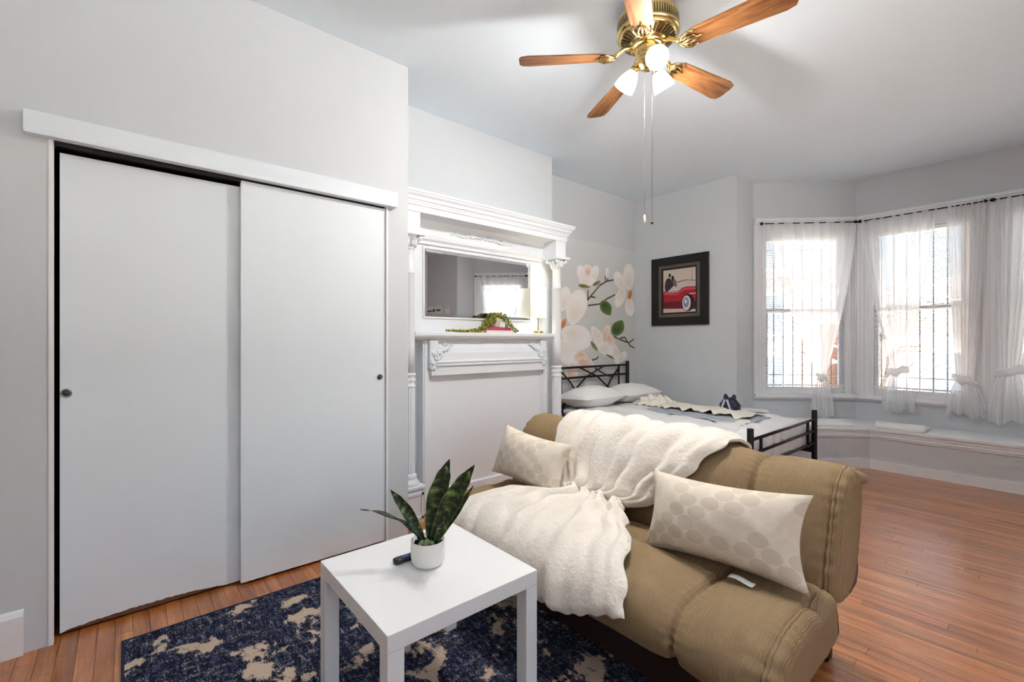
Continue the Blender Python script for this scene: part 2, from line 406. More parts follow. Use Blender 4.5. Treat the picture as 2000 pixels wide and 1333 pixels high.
# closet wall with its opening
OY0, OY1, OZ = -.233, 1.224, 2.066
g = G(); g.box((XC-.12, YS-.1, 0), (XC, OY0, H)); g.box((XC-.12, OY0, OZ), (XC, OY1, H)); g.box((XM-.1, OY1, 0), (XC, 1.366, H))
struct(obj('wall_left', g, 'wall'))
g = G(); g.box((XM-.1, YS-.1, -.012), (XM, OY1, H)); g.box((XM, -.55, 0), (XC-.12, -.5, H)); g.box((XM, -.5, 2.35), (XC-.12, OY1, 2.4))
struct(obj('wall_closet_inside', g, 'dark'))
struct(obj('wall_chimney', G().box((XM-.1, 1.366, 0), (XCH, 3.084, H)), 'wall'))
struct(obj('wall_mural', G().box((XM-.1, 3.084, 0), (XM, YB, H)), 'wall'))
struct(obj('wall_back', G().box((XM-.1, YB, 0), (A1.x, A1.y+.13, H)), 'wall'))
struct(obj('wall_back_right', G().box((A2.x, YB, 0), (XR+.1, A2.y+.13, H)), 'wall'))
struct(obj('wall_front', G().box((XC, YS-.1, 0), (XR, YS, H)), 'wall'))
struct(obj('trim_1', G().box((XC-.02, OY0-.006, 0), (XC+.004, OY0+.008, OZ)), 'trim'))
struct(obj('trim_2', G().box((XC-.05, OY1-.006, 0), (XC+.004, OY1+.006, OZ)), 'trim'))
g = G(); g.sweep([(0, 0), (.016, 0), (.016, .155), (.010, .172), (0, .178)], (XC, YS, 0), (XC, -.308, 0), (1, 0, 0)); struct(obj('baseboard_left', g, 'trim'))
g = G(); g.sweep([(0, 0), (.016, 0), (.016, .12), (0, .135)], (XR, YS, 0), (XR, YB, 0), (-1, 0, 0)); struct(obj('baseboard_right', g, 'trim'))
g = G(); g.sweep([(0, 0), (.016, 0), (.016, .12), (0, .135)], (XM, YB, 0), (A1.x, YB, 0), (0, -1, 0)); struct(obj('baseboard_back', g, 'trim'))

# ------------------------------------------------------------------ bay window
ZS, ZT = .665, 2.40      # sill top, head of opening
def bay_wall(name, P, Q, openings, ext0=.06, ext1=.06):
    """wall from P to Q with openings [(s0,s1)], 0.13 thick, built outwards"""
    d = (Q-P).normalized(); n = V((-d.y, d.x, 0)); L = (Q-P).length; g = G(); T = n*.13; Z = V((0, 0, 1))
    def bx(s0, s1, z0, z1): g.obox(P+d*s0+Z*z0, d*(s1-s0), T, Z*(z1-z0))
    bx(-ext0, L+ext1, 0, ZS-.03); bx(-ext0, L+ext1, ZT, H)
    s = -ext0
    for a, b in openings: bx(s, a, ZS-.03, ZT); s = b
    bx(s, L+ext1, ZS-.03, ZT)
    return struct(obj(name, g, 'wall'))
WOP = {}
LD = (B1-A1).length
bay_wall('wall_bay_left', A1, B1, [(.12, .985)])
bay_wall('wall_bay_centre', B1, B2, [(B2.x*0+.13, .87), (1.132, 1.872)])
bay_wall('wall_bay_right', B2, A2, [(LD-.985, LD-.12)])
def window(idx, P, Q, s0, s1, c0, c1, bars=True):
    """double-hung sash window: opening s0..s1, casing reaching c0..c1 along P->Q"""
    d = (Q-P).normalized(); n = V((-d.y, d.x, 0)); Z = V((0, 0, 1))   # n points outdoors
    W = sempty('window_%d' % idx, P+d*(s0+s1)/2+Z*ZS)
    def bx(g, a, b, z0, z1, o0, o1): g.obox(P+d*a+Z*z0+n*o0, d*(b-a), n*(o1-o0), Z*(z1-z0)); return g
    for a, b in ((c0, s0), (s1, c1)):                       # fluted casings
        g = G(); bx(g, a, b, ZS, 2.50, -.018, .0)
        k = 3; wv = (b-a)/(2*k+1)
        for i in range(k): bx(g, a+wv*(2*i+1), a+wv*(2*i+2), ZS, 2.50, -.026, -.017)
        obj('casing', g, 'trim', W)
    g = G(); bx(g, s0, s1, ZT, 2.50, -.018, 0); bx(g, c0, c1, 2.50, 2.545, -.03, 0); bx(g, c0, c1, 2.545, 2.572, -.055, 0); obj('head_trim', g, 'trim', W)
    g = G(); bx(g, c0, c1, ZS-.035, ZS, -.07, .10); bx(g, c0, c1, ZS-.06, ZS-.035, -.03, 0); obj('sill', g, 'trim', W)
    g = G()
    for a, b in ((s0, s0+.022), (s1-.022, s1)): bx(g, a, b, ZS, ZT, 0, .11)
    bx(g, s0, s1, ZT-.02, ZT, 0, .11); obj('jamb', g, 'trim', W)
    a, b = s0+.022, s1-.022; zm = 1.575
    for nm, z0, z1, o0 in (('lower_sash', ZS, zm+.02, .045), ('upper_sash', zm-.02, ZT-.02, .078)):
        g = G(); r = .036
        bx(g, a, a+r, z0, z1, o0, o0+.03); bx(g, b-r, b, z0, z1, o0, o0+.03)
        bx(g, a+r, b-r, z0, z0+(.07 if nm[0] == 'l' else .036), o0, o0+.03); bx(g, a+r, b-r, z1-.036, z1, o0, o0+.03)
        so_ = obj(nm, g, 'trim', W)
        g = G(); bx(g, a+r-.003, b-r+.003, z0+.03, z1-.03, o0+.012, o0+.016); obj('pane', g, 'glass', so_)
    WOP[idx] = (P, d, n, a, b)
    if not bars: return W
    m = int((b-a-.02)/.103); off = ((b-a)-m*.103)/2
    for i in range(m+1):
        s = a+off+i*.103; g = G(); g.tube([P+d*s+n*.16+Z*(ZS+.02), P+d*s+n*.16+Z*(ZT-.02)], .0065, 6); obj('bar', g, 'barm', W)
    for z in (.86, 2.27):
        g = G(); g.tube([P+d*(a-.0)+n*.168+Z*z, P+d*(b+.0)+n*.168+Z*z], .006, 6); obj('cross_bar', g, 'barm', W)
    return W
window(1, A1, B1, .12, .985, .004, LD-.004)
window(2, B1, B2, .13, .87, .004, 1.0)
window(3, B1, B2, 1.132, 1.872, 1.001, (B2-B1).length-.004)
window(4, B2, A2, LD-.985, LD-.12, .004, LD-.004)
# right-hand wall beside the camera: three unseen windows added to fill the room with daylight
R0_, R1_ = V((XR, YB, 0)), V((XR, YS-.1, 0))
bay_wall('wall_right', R0_, R1_, [(2.75, 3.85), (4.1, 5.2), (5.42, 6.2)], 0, 0)
window(5, R0_, R1_, 2.75, 3.85, 2.62, 3.97, False)
window(6, R0_, R1_, 4.1, 5.2, 3.98, 5.31, False)
window(7, R0_, R1_, 5.42, 6.2, 5.32, 6.32, False)
def blind(idx, label):
    P, d, n, a, b = WOP[idx]; Z = V((0, 0, 1)); a += .006; b -= .006
    T = thing('window_blind', P+d*(a+b)/2+Z*(ZS+.05)+n*.02, label, 'blind', 'mini blinds in the bay windows')
    g = G(); g.obox(P+d*a+Z*(ZT-.06)+n*.006, d*(b-a), n*.03, Z*.034); obj('head_rail', g, 'whiteplas', T)
    g = G(); g.obox(P+d*a+Z*(ZS+.085)+n*.008, d*(b-a), n*.024, Z*.016); obj('bottom_rail', g, 'whiteplas', T)
    g = G(); z = ZS+.12
    while z < ZT-.07:
        c = P+Z*z+n*.02; t = (n*math.cos(.22)-Z*math.sin(.22))*.0125; k = Z*.0008
        for sgn in (1,):
            g.add([c+d*a-t, c+d*b-t, c+d*b+k*2, c+d*a+k*2, c+d*b+t, c+d*a+t], [(0, 1, 2, 3), (3, 2, 4, 5)])
        z += .0215
    stuff(obj('slats', g, 'whiteplas', T))
    for q in (.18, .82):
        s = a+(b-a)*q; g = G(); g.tube([P+d*s+n*.008+Z*(ZS+.1), P+d*s+n*.008+Z*(ZT-.05)], .0012, 4); obj('ladder_cord', g, 'whiteplas', T)
blind(1, 'white mini blind in the bay window nearest the framed red car picture')
blind(2, 'white mini blind in the bay window with two knotted curtains over it')
blind(3, 'white mini blind in the bay window cut off by the right edge')
blind(4, 'white mini blind in the bay window seen only in the mirror')
def rod(idx, s0, s1, label, P, Q):
    d = (Q-P).normalized(); n = V((-d.y, d.x, 0)); Z = V((0, 0, 1)); o = P-n*.085+Z*2.508
    T = thing('curtain_rod', o+d*(s0+s1)/2, label, 'curtain rod', 'black curtain rods over the bay windows')
    g = G(); g.tube([o+d*s0, o+d*s1], .006, 8); obj('rod', g, 'black', T)
    for s, q in ((s0, -1), (s1, 1)):
        g = G(); g.lathe([(.004, 0), (.013, .006), (.017, .016), (.016, .026), (.009, .036), (.002, .042)], o+d*s, d*q, 12); obj('finial', g, 'black', T)
        g = G(); g.tube([o+d*(s-q*.03), o+d*(s-q*.03)+n*.06-Z*.012], .005, 6); obj('bracket', g, 'black', T)
rod(1, .075, LD-.075, 'black curtain rod over the window nearest the framed picture', A1, B1)
rod(2, .075, .955, 'black curtain rod over the middle bay window', B1, B2)
rod(3, 1.045, (B2-B1).length-.06, 'black curtain rod running out of the right photo edge', B1, B2)
rod(4, .06, LD-.06, 'black curtain rod seen only in the mantel mirror', B2, A2)
def curtain(P, Q, tl, tr, ks, kz, kw, bl, br, bz, label, sd_, knotdir=0, split=None, dn=.5):
    """sheer panel: top tl..tr, gathered in a knot at (ks,kz), tail down to bz"""
    d = (Q-P).normalized(); n = V((-d.y, d.x, 0)); Z = V((0, 0, 1)); rr = random.Random(sd_)
    ph = [rr.uniform(0, 6.28) for _ in range(6)]; zt = 2.515
    base = P-n*.085
    T = thing('sheer_curtain', base+d*ks+Z*bz, label, 'curtain', 'white sheer curtains tied in knots')
    def fold(u, a): return a*(math.sin(u*44+ph[0])+.6*math.sin(u*71+ph[1])+.4*math.sin(u*23+ph[2]))
    def up(u, t):
        z = lerp(zt, kz, t)
        e = t**1.25
        top = lerp(tl, tr, u); kn = ks+(u-.5)*kw
        if split: # two panels meeting: inner edges sweep first
            e = t**(1.05+.5*abs(u-.5))
        s = lerp(top, kn, e)
        w_ = abs(lerp(tr-tl, kw, e)); amp = .011*(1-t)+.004+.010*math.sin(PI*t)
        return base+d*s+Z*z-n*(fold(u, amp)+.012*math.sin(PI*t)+.03*t)
    def dens_up(u, t): return min(.95, dn+.06+.30*t**2+.12*abs(math.sin(u*33+ph[3]))*(.4+t)+.05)
    g = G(); g.grid(up, 90, 34, dens=dens_up); obj('panel', g, 'sheer', T, fix=False)
    def tail(u, t):
        z = kz-.02-(kz-.02-bz)*t + .018*math.sin(u*19+ph[4])*t + (.02*math.sin(u*7+ph[5])*t)
        q = sst(0, 1, t**.55); s = lerp(ks+(u-.5)*kw*1.1, lerp(bl, br, u), q)
        return base+d*s+Z*z-n*(.03+fold(u, .010+.012*q)+.045*math.sin(PI*u)*q)
    g = G(); g.grid(tail, 90, 18, dens=lambda u, t: .82-.18*t); obj('tail', g, 'sheer', T, fix=False)
    def knot(u, v):
        q = 2*PI*v; r = .028+.008*math.sin(q*3+u*9+ph[0])+.012*math.sin(PI*u)
        s = ks+(u-.5)*kw*1.45
        return base+d*s+Z*(kz-.012+r*math.sin(q)*.95+(u-.5)*.05*knotdir+.01*math.sin(u*12))-n*(.035+r*math.cos(q))
    g = G(); g.grid(knot, 22, 16, closev=True, dens=lambda u, v: .93); obj('knot', g, 'sheer', T, fix=False)
curtain(A1, B1, .06, 1.02, .652, .865, .085, .53, .775, .43, 'sheer white curtain on the window nearest the framed picture, knotted in the middle', 3, 0, True, .50)
curtain(B1, B2, .075, .66, .375, .95, .12, .25, .51, .54, 'sheer white curtain with a knot and flared tail, left on the middle window', 4, 1, None, .48)
curtain(B1, B2, .72, .985, .85, .885, .12, .72, .985, .555, 'narrow sheer white curtain knotted at the right side of the middle window', 5, -1, None, .62)
curtain(B1, B2, 1.04, 1.45, 1.15, .99, .15, .99, 1.36, .52, 'sheer white curtain with a knot, cut off by the right photo edge', 6, 1, None, .66)
curtain(B2, A2, .08, LD-.08, LD*.5, .9, .1, LD*.38, LD*.62, .5, 'sheer white curtain seen only in the mantel mirror', 8, 0, True, .45)

# ------------------------------------------------------------------ window seat
def seat_poly(off):
    d1 = (B1-A1).normalized(); n1 = V((d1.y, -d1.x, 0)); yf = YW-.493-off
    k = .505+off; p = A1+n1*k; t = (yf-p.y)/d1.y; c1 = p+d1*t
    d2 = (A2-B2).normalized(); n2 = V((d2.y, -d2.x, 0)); p2 = B2+n2*k; t2 = (yf-p2.y)/d2.y; c2 = p2+d2*t2
    t3 = (4.866-p.y)/d1.y; e1 = p+d1*t3; t4 = (4.866-p2.y)/d2.y; e2 = p2+d2*t4
    return e1, c1, c2, e2
WS = sempty('trim_3', (-.35, 5.6, 0)); WS['label'] = 'built-in window seat with grey front and white moulded top'
e1, c1, c2, e2 = seat_poly(0)
def seat_prism(off, z0, z1, nm, mat):
    a, b, c, dd = seat_poly(off)
    poly = [(a.x, a.y), (b.x, b.y), (c.x, c.y), (dd.x, dd.y), (A2.x-.001, 4.866), (A2.x-.001, A2.y), (B2.x, B2.y-.001), (B1.x, B1.y-.001), (A1.x+.001, A1.y), (A1.x+.001, 4.866)]
    return obj(nm, G().prism(poly, z1-z0, (0, 0, z0)), mat, WS)
seat_prism(0, 0, .345, 'seat_box', 'wall')
seat_prism(.030, .372, .395, 'seat_top', 'trim')
seat_prism(.018, .345, .372, 'seat_cove', 'trim')
seat_prism(.010, .300, .3449, 'seat_moulding', 'trim')
seat_prism(.018, .318, .330, 'seat_bead', 'trim')
seat_prism(.016, 0, .085, 'seat_baseboard', 'trim')
def slab(pts, z0, z1, name, label):
    g = G(); cx_ = sum(p[0] for p in pts)/4; cy_ = sum(p[1] for p in pts)/4; P4 = [V((p[0], p[1], 0)) for p in pts]
    def f(u, v):
        q = 2*PI*v; uu = math.cos(q); vv = math.sin(q); m = max(abs(uu), abs(vv)); uu, vv = uu/m, vv/m
        prof = pl([(0, 0), (.12, .95), (.5, 1.0), (.88, .96), (1, 0)], u); k = (abs(uu)**6+abs(vv)**6)**(1/6); k = 1
        a = (uu+1)/2; b = (vv+1)/2
        p = P4[0]*(1-a)*(1-b)+P4[1]*a*(1-b)+P4[2]*a*b+P4[3]*(1-a)*b; c = V((cx_, cy_, 0))
        return c+(p-c)*prof+V((0, 0, lerp(z0, z1, sst(.1, .9, u))))
    g.grid(f, 14, 40, closev=True, uv=False); return tag(obj(name, g, 'linen'), label, 'seat cushion', 'thin pads on the window seat')
slab([(-1.60, 5.12), (-1.24, 5.46), (-1.36, 5.74), (-1.78, 5.34)], .396, .43, 'seat_pad', 'thin white seat pad on the window seat beside the bed footboard')
slab([(-1.09, 5.54), (-.73, 5.54), (-.73, 5.84), (-1.15, 5.84)], .396, .43, 'seat_pad', 'thin white seat pad on the window seat under the middle window')

# ------------------------------------------------------------------ closet sliding doors
T = thing('closet_valance', (XC+.02, .48, OZ), 'long white valance board over the sliding closet doors', 'valance')
g = G(); g.bbox((XC+.0005, -.307, 2.068), (XC+.042, 1.275, 2.152), .004); obj('board', g, 'door', T)
g = G(); g.bbox((XC+.0005, -.305, 2.060), (XC+.046, 1.273, 2.078), .004); obj('lower_lip', g, 'door', T)
g = G(); g.box((XC-.10, OY0+.01, 2.045), (XC-.012, OY1-.01, 2.064)); obj('track', g, 'black', T)
def cdoor(y0, y1, x1, z0, z1, py, label, worn):
    T = thing('closet_door', (x1-.015, (y0+y1)/2, z0), label, 'door', 'sliding closet doors')
    g = G()
    n = 60; r2 = random.Random(5 if worn else 9)
    bot = [(y0+(y1-y0)*i/n, z0+((.018*max(0, math.sin(PI*min(1, (i/n)/.82)))**.7 + r2.uniform(0, .004)*(1 if .02 < i/n < .8 else 0)) if worn else r2.uniform(0, .0015))) for i in range(n+1)]
    poly = bot+[(y1, z1), (y0, z1)]
    g.prism(poly, .030, (x1-.030, 0, 0), (0, 1, 0), (0, 0, 1), (1, 0, 0)); obj('panel', g, 'door', T)
    if worn:
        g = G(); poly = [(y0+.002, z0-.002), (y1-.002, z0-.002)]+[(p[0], p[1]+.004) for p in bot[::-1][1:-1]]
        g.prism(poly, .018, (x1-.024, 0, 0), (0, 1, 0), (0, 0, 1), (1, 0, 0)); obj('bare_wood_edge', g, 'edgewood', T, 'bare brown wood where the paint has chipped off')
    g = G(); g.lathe([(.0155, -.004), (.0185, .001), (.0185, .0022), (.0145, .0016), (.012, -.0008)], (x1, py, 1.02), (1, 0, 0), 24); obj('finger_pull', g, 'chrome', T)
    g = G(); g.lathe([(.0125, .0003), (.0001, .0006)], (x1, py, 1.02), (1, 0, 0), 20); obj('pull_cup', g, 'barm', T)
cdoor(OY0+.022, .50, XC-.052, .012, 2.030, -.192, 'left sliding closet door with a chipped bottom edge', True)
cdoor(.444, OY1-.008, XC-.010, .014, 2.052, 1.181, 'right sliding closet door, next to the white mantel', False)
# ------------------------------------------------------------------ mantel (fireplace surround with overmantel)
MT = thing('fireplace_mantel', (-2.95, 2.21, 0), 'tall white carved fireplace mantel with columns and a deep cornice', 'mantel')
CL, CR, CX = 1.485, 2.94, -2.85        # column axes
g = G(); g.box((XCH+.001, 1.38, 0), (-2.985, 3.03, 2.06)); BP = obj('back_panel', g, 'mantel', MT)
for yc in (CL, CR):
    pd = obj('pedestal', G().bbox((CX-.08, yc-.075, .0), (CX+.08, yc+.075, .235), .004), 'mantel', MT)
    g = G()
    for s in (-1, 1):
        g.box((CX+.08, yc+s*.062-.008, .03), (CX+.086, yc+s*.062+.008, .205)); 
    g.box((CX+.08, yc-.07, .03), (CX+.086, yc+.07, .045)); g.box((CX+.08, yc-.07, .19), (CX+.086, yc+.07, .205)); obj('panel_moulding', g, 'mantel', pd)
    g = G(); g.bbox((CX-.09, yc-.085, .232), (CX+.09, yc+.085, .252), .004); obj('pedestal_cap', g, 'mantel', pd)
    g = G(); g.lathe([(.072, .252), (.074, .262), (.070, .272), (.060, .286), (.052, .296), (.056, .306), (.056, .318), (.047, .326), (.042, .332)], (CX, yc, 0), n=32); obj('column_base', g, 'mantel', MT)
    g = G(); g.lathe([(.0415, .33), (.041, .6), (.0405, .925)], (CX, yc, 0), n=96, flute=16, fa=.045, smooth=False); obj('fluted_shaft', g, 'mantel', MT)
    g = G(); g.lathe([(.041, .92), (.047, .925), (.047, .937), (.042, .941), (.043, .955), (.043, .985), (.042, 1.0), (.047, 1.004), (.047, 1.016), (.041, 1.02)], (CX, yc, 0), n=32)
    for k in range(12):
        q = 2*PI*k/12; g.ball((CX+.043*math.cos(q), yc+.043*math.sin(q), .97), .009, 6, (1, 1, 1.5))
    obj('shaft_band', g, 'mantel', MT)
    g = G(); g.lathe([(.040, 1.018), (.041, 1.2), (.040, 1.70), (.044, 1.704), (.044, 1.714), (.038, 1.718), (.037, 1.87), (.041, 1.875)], (CX, yc, 0), n=40); obj('plain_shaft', g, 'mantel', MT)
    g = G(); g.lathe([(.038, 1.868), (.043, 1.875), (.040, 1.885), (.046, 1.92), (.060, 1.955), (.066, 1.962)], (CX, yc, 0), n=32)
    for k in range(10):
        q = 2*PI*k/10; e = V((math.cos(q), math.sin(q), 0)); c0 = V((CX, yc, 0))
        g.tube([c0+e*.040+V((0, 0, 1.888)), c0+e*.050+V((0, 0, 1.92)), c0+e*.066+V((0, 0, 1.945)), c0+e*.074+V((0, 0, 1.937)), c0+e*.070+V((0, 0, 1.927))], [.012, .013, .010, .008, .004], 6)
    for k in range(4):
        q = PI/4+k*PI/2; e = V((math.cos(q), math.sin(q), 0)); g.ball(V((CX, yc, 1.947))+e*.082, .018, 8)
    obj('capital', g, 'mantel', MT)
    g = G(); g.bbox((CX-.085, yc-.085, 1.962), (CX+.085, yc+.085, 1.985), .004); obj('abacus', g, 'mantel', MT)
    g = G(); g.bbox((-2.984, yc-.06, 1.985), (CX+.055, yc+.06, 2.125), .004); obj('entablature_block', g, 'mantel', MT)
# entablature: architrave with cove behind, then stepped cornice
g = G(); g.sweep([(0, 1.955), (.020, 1.955), (.020, 1.975), (.035, 1.99), (.03, 2.0), (.015, 2.02), (.022, 2.09), (.05, 2.125), (0, 2.125)], (-2.985, 1.40, 0), (-2.985, 3.0, 0), (1, 0, 0)); obj('frieze_cove', g, 'mantel', MT)
def corn(x1, yl, yr, z0, z1, nm): g = G(); g.bbox((-2.9849, yl, z0), (x1, yr, z1), .003); return obj(nm, g, 'mantel', MT)
corn(-2.79, 1.40, 3.012, 2.125, 2.168, 'architrave')
corn(-2.782, 1.395, 3.02, 2.168, 2.182, 'cornice_fillet')
g = G()
prof = [(0, 2.182), (.205, 2.182), (.207, 2.196), (.217, 2.204), (.222, 2.222), (.237, 2.236), (.240, 2.246), (.247, 2.248), (.247, 2.262), (0, 2.266)]
g.sweep(prof, (-2.985, 1.385, 0), (-2.985, 3.02, 0), (1, 0, 0)); cmain = obj('cornice', g, 'mantel', MT)
g = G(); n = len(prof); vs = []
for o_, z in prof: vs.append(V((-2.985+o_, 3.02, z)))
for o_, z in prof: e = max(0, o_-.195); vs.append(V((-2.985+o_, 3.02+e, z)))
for o_, z in prof: e = max(0, o_-.195); vs.append(V((-2.985, 3.02+e, z)))
g.add(vs, [(i, i+1, n+i+1, n+i) for i in range(n-1)]+[(n+i, n+i+1, 2*n+i+1, 2*n+i) for i in range(n-1)]+[(n-1, 0, n, 2*n-1)]); g.add([vs[n-2], vs[2*n-2], vs[3*n-2], vs[n-1]], [(0, 1, 2, 3)]); obj('cornice_return', g, 'mantel', MT)
g = G(); k = 0
yy = 1.42
while yy < 3.0: g.box((-2.782, yy, 2.184), (-2.776, yy+.012, 2.196)); yy += .024
obj('dentil_band', g, 'mantel', MT)
g = G(); r3 = random.Random(3)
for i in range(60):
    u = r3.uniform(-1, 1); yy = 2.21+u*.26; zz = 2.055+.02*math.cos(u*1.5)+r3.uniform(-.016, .016)
    g.ball((-2.962+.004*r3.random(), yy, zz), r3.uniform(.007, .014), 6, (.7, 1.4, .8))
for s in (-1, 1): g.tube([(-2.964, 2.21+s*.02, 2.06), (-2.962, 2.21+s*.1, 2.075), (-2.962, 2.21+s*.2, 2.05), (-2.962, 2.21+s*.28, 2.065), (-2.962, 2.21+s*.31, 2.05)], [.009, .01, .008, .007, .004], 6)
obj('carved_garland', g, 'mantel', MT)
# mirror frame opening
MY0, MY1, MZ0, MZ1 = 1.68, 2.735, 1.422, 1.925
g = G()
for a, b in (((-2.985, MY0-.012, MZ0-.012), (-2.975, MY0, MZ1+.012)), ((-2.985, MY1, MZ0-.012), (-2.975, MY1+.012, MZ1+.012)), ((-2.985, MY0, MZ0-.012), (-2.975, MY1, MZ0)), ((-2.985, MY0, MZ1), (-2.975, MY1, MZ1+.012))): g.box(a, b)
obj('mirror_bead', g, 'mantel', MT)
g = G(); k = .022; x0, x1 = -2.9805, -2.9775
o = g.add([(x0, MY0, MZ0), (x0, MY1, MZ0), (x0, MY1, MZ1), (x0, MY0, MZ1), (x1, MY0+k, MZ0+k), (x1, MY1-k, MZ0+k), (x1, MY1-k, MZ1-k), (x1, MY0+k, MZ1-k)], [(4, 5, 6, 7), (0, 1, 5, 4), (1, 2, 6, 5), (2, 3, 7, 6), (3, 0, 4, 7)]); obj('bevelled_mirror', g, 'mirror', MT, 'bevelled mirror glass', fix=False)
# shelf and lower surround
g = G(); g.sweep([(0, 1.252), (.125, 1.252), (.130, 1.262), (.140, 1.266), (.150, 1.280), (.150, 1.300), (.146, 1.304), (0, 1.304)], (-2.985, CL+.044, 0), (-2.985, CR-.044, 0), (1, 0, 0)); obj('shelf', g, 'mantel', MT)
SX = -2.90; SY0, SY1 = 1.622, 2.872
g = G(); g.box((-2.9849, SY0, 0), (SX-.02, SY1, 1.252)); obj('surround_body', g, 'mantel', MT)
for y0, y1 in ((SY0, SY0+.055), (SY1-.055, SY1)):
    g = G(); g.bbox((SX-.0199, y0, 0), (SX, y1, 1.252), .003); g.bbox((SX-.0199, y0+.012, .0), (SX+.006, y1-.02, 1.25), .003); obj('side_stile', g, 'mantel', MT)
for y0, y1 in ((SY0+.0551, SY0+.072), (SY1-.072, SY1-.0551)):
    g = G(); g.bbox((SX-.0199, y0, 0), (SX-.010, y1, .985), .003); obj('panel_bead', g, 'mantel', MT)
g = G(); prof = [(0, .985), (.045, .985), (.05, .99), (.05, 1.055), (.064, 1.060), (.064, 1.068), (.055, 1.074), (.066, 1.082), (.066, 1.09), (.052, 1.096), (.05, 1.15), (.040, 1.185), (.022, 1.215), (.012, 1.252), (0, 1.252)]
g.sweep(prof, (SX-.02, SY0+.056, 0), (SX-.02, SY1-.056, 0), (1, 0, 0)); obj('curved_frieze', g, 'mantel', MT)
for s, yc in ((1, SY0+.075), (-1, SY1-.075)):
    g = G(); X0 = SX+.032
    g.bbox((SX-.018, yc-.035, 1.035), (X0, yc+.035, 1.25), .012)
    pts = [(X0-.004, yc+math.cos(t)*(.030-.0035*t), 1.045+math.sin(t)*(.030-.0035*t)) for t in [k*.4 for k in range(20)]]
    g.tube(pts, [.011]*16+[.010, .009, .008, .006], 6); g.ball((X0, yc, 1.045), .016, 10)
    r4 = random.Random(11)
    for i in range(46):
        a_ = r4.uniform(0, 1); b_ = r4.random()
        yy = yc+s*(-.02+.17*a_*(b_**.6)); zz = 1.085+.14*b_-.02*a_*r4.random()
        if abs(yy-yc) > .05 and zz < 1.13: zz += .06
        g.ball((SX-.02+.052-.035*sst(1.12, 1.24, zz)+r4.uniform(0, .008), yy, zz), r4.uniform(.008, .016), 6, (.8, r4.uniform(.7, 1.8), r4.uniform(.7, 1.3)))
    for k in range(6):
        q = k*PI/3; g.ball((SX+.036, yc+s*.045+.018*math.cos(q), 1.135+.018*math.sin(q)), .012, 6, (.5, 1, 1))
    for k in range(4):
        b0 = V((SX+.03, yc+s*(.02+.03*k), 1.13+.012*k)); g.tube([b0, b0+V((-.006, s*.02, .03)), b0+V((-.014, s*.045, .045)), b0+V((-.016, s*.06, .035))], [.008, .011, .008, .003], 6)
    obj('carved_corbel', g, 'mantel', MT)
g = G(); g.sweep([(0, 0), (.016, 0), (.016, .14), (0, .15)], (SX-.02, SY0+.075, 0), (SX-.02, SY1-.075, 0), (1, 0, 0)); obj('plinth', g, 'mantel', MT)

# things on the shelf
ZSH = 1.304
T = thing('table_lamp', (-2.905, 2.765, ZSH), 'small lit lamp with white drum shade on the mantel shelf', 'lamp'); c = (-2.905, 2.765, ZSH)
g = G(); g.lathe([(.046, 0), (.047, .004), (.047, .020), (.045, .023), (.008, .024)], c); obj('base', g, 'brass', T)
g = G(); g.lathe([(.0045, .022), (.0045, .25)], c, n=12); obj('stem', g, 'chrome', T)
g = G(); g.lathe([(.072, .145), (.0735, .146), (.0735, .405), (.072, .405), (.0705, .40), (.0705, .15)], c, n=40, cap=False); obj('lamp_shade', g, 'lampshade', T)
g = G(); g.ball((c[0], c[1], c[2]+.27), .026, 12, (1, 1, 1.3)); obj('bulb', g, 'bulb', T)
def book(name, a, b, mat, label, page=True):
    T = thing(name, ((a[0]+b[0])/2, (a[1]+b[1])/2, a[2]), label, 'book')
    z0, z1 = a[2], b[2]
    g = G(); g.box((a[0], a[1], z0), (b[0], b[1], z0+.002)); g.box((a[0], a[1], z1-.002), (b[0], b[1], z1)); g.box((b[0]-.003, a[1], z0+.002), (b[0], b[1], z1-.002)); obj('cover', g, mat, T)
    g = G(); g.box((a[0]+.004, a[1]+.003, z0+.002), (b[0]-.003, b[1]-.003, z1-.002)); obj('pages', g, 'tag', T)
    return T
M['pink'] = plain('pink_book_cloth', (190, 70, 96), .6); M['wcover'] = plain('white_book_cover', (226, 220, 214), .6); M['orange'] = plain('ochre_book_cover', (206, 158, 84), .6); M['brown'] = plain('brown_emblem', (150, 110, 90), .6)
book('book', (-2.965, 2.165, ZSH), (-2.862, 2.44, ZSH+.021), 'wcover', 'white book at the bottom of the pile under the trailing plant')
book('book', (-2.96, 2.17, ZSH+.0215), (-2.865, 2.425, ZSH+.047), 'pink', 'pink book on top of the pile under the trailing plant')
book('book', (-2.955, 1.95, ZSH), (-2.87, 2.155, ZSH+.016), 'orange', 'ochre book lying on the mantel under the long plant trail')
pc = V((-2.912, 2.285, ZSH+.0475))
T = thing('trailing_plant', pc, 'string-of-pearls plant in a beige pot trailing along the mantel shelf', 'plant')
g = G(); g.lathe([(.030, 0), (.036, .006), (.043, .07), (.043, .078), (.039, .078), (.038, .07), (.0001, .068)], pc, n=28, cap=True); obj('pot', g, 'potbeige', T)
g = G(); r5 = random.Random(21)
def bead(p):
    n0 = len(g.f); g.ball(p, r5.uniform(.005, .0078), 5, (1, 1, 1.15)); q = r5.random(); cc = lin((lerp(70, 190, q), lerp(86, 186, q), lerp(34, 78, q)))
    for k_ in range(n0, len(g.f)): g.c[k_] = cc
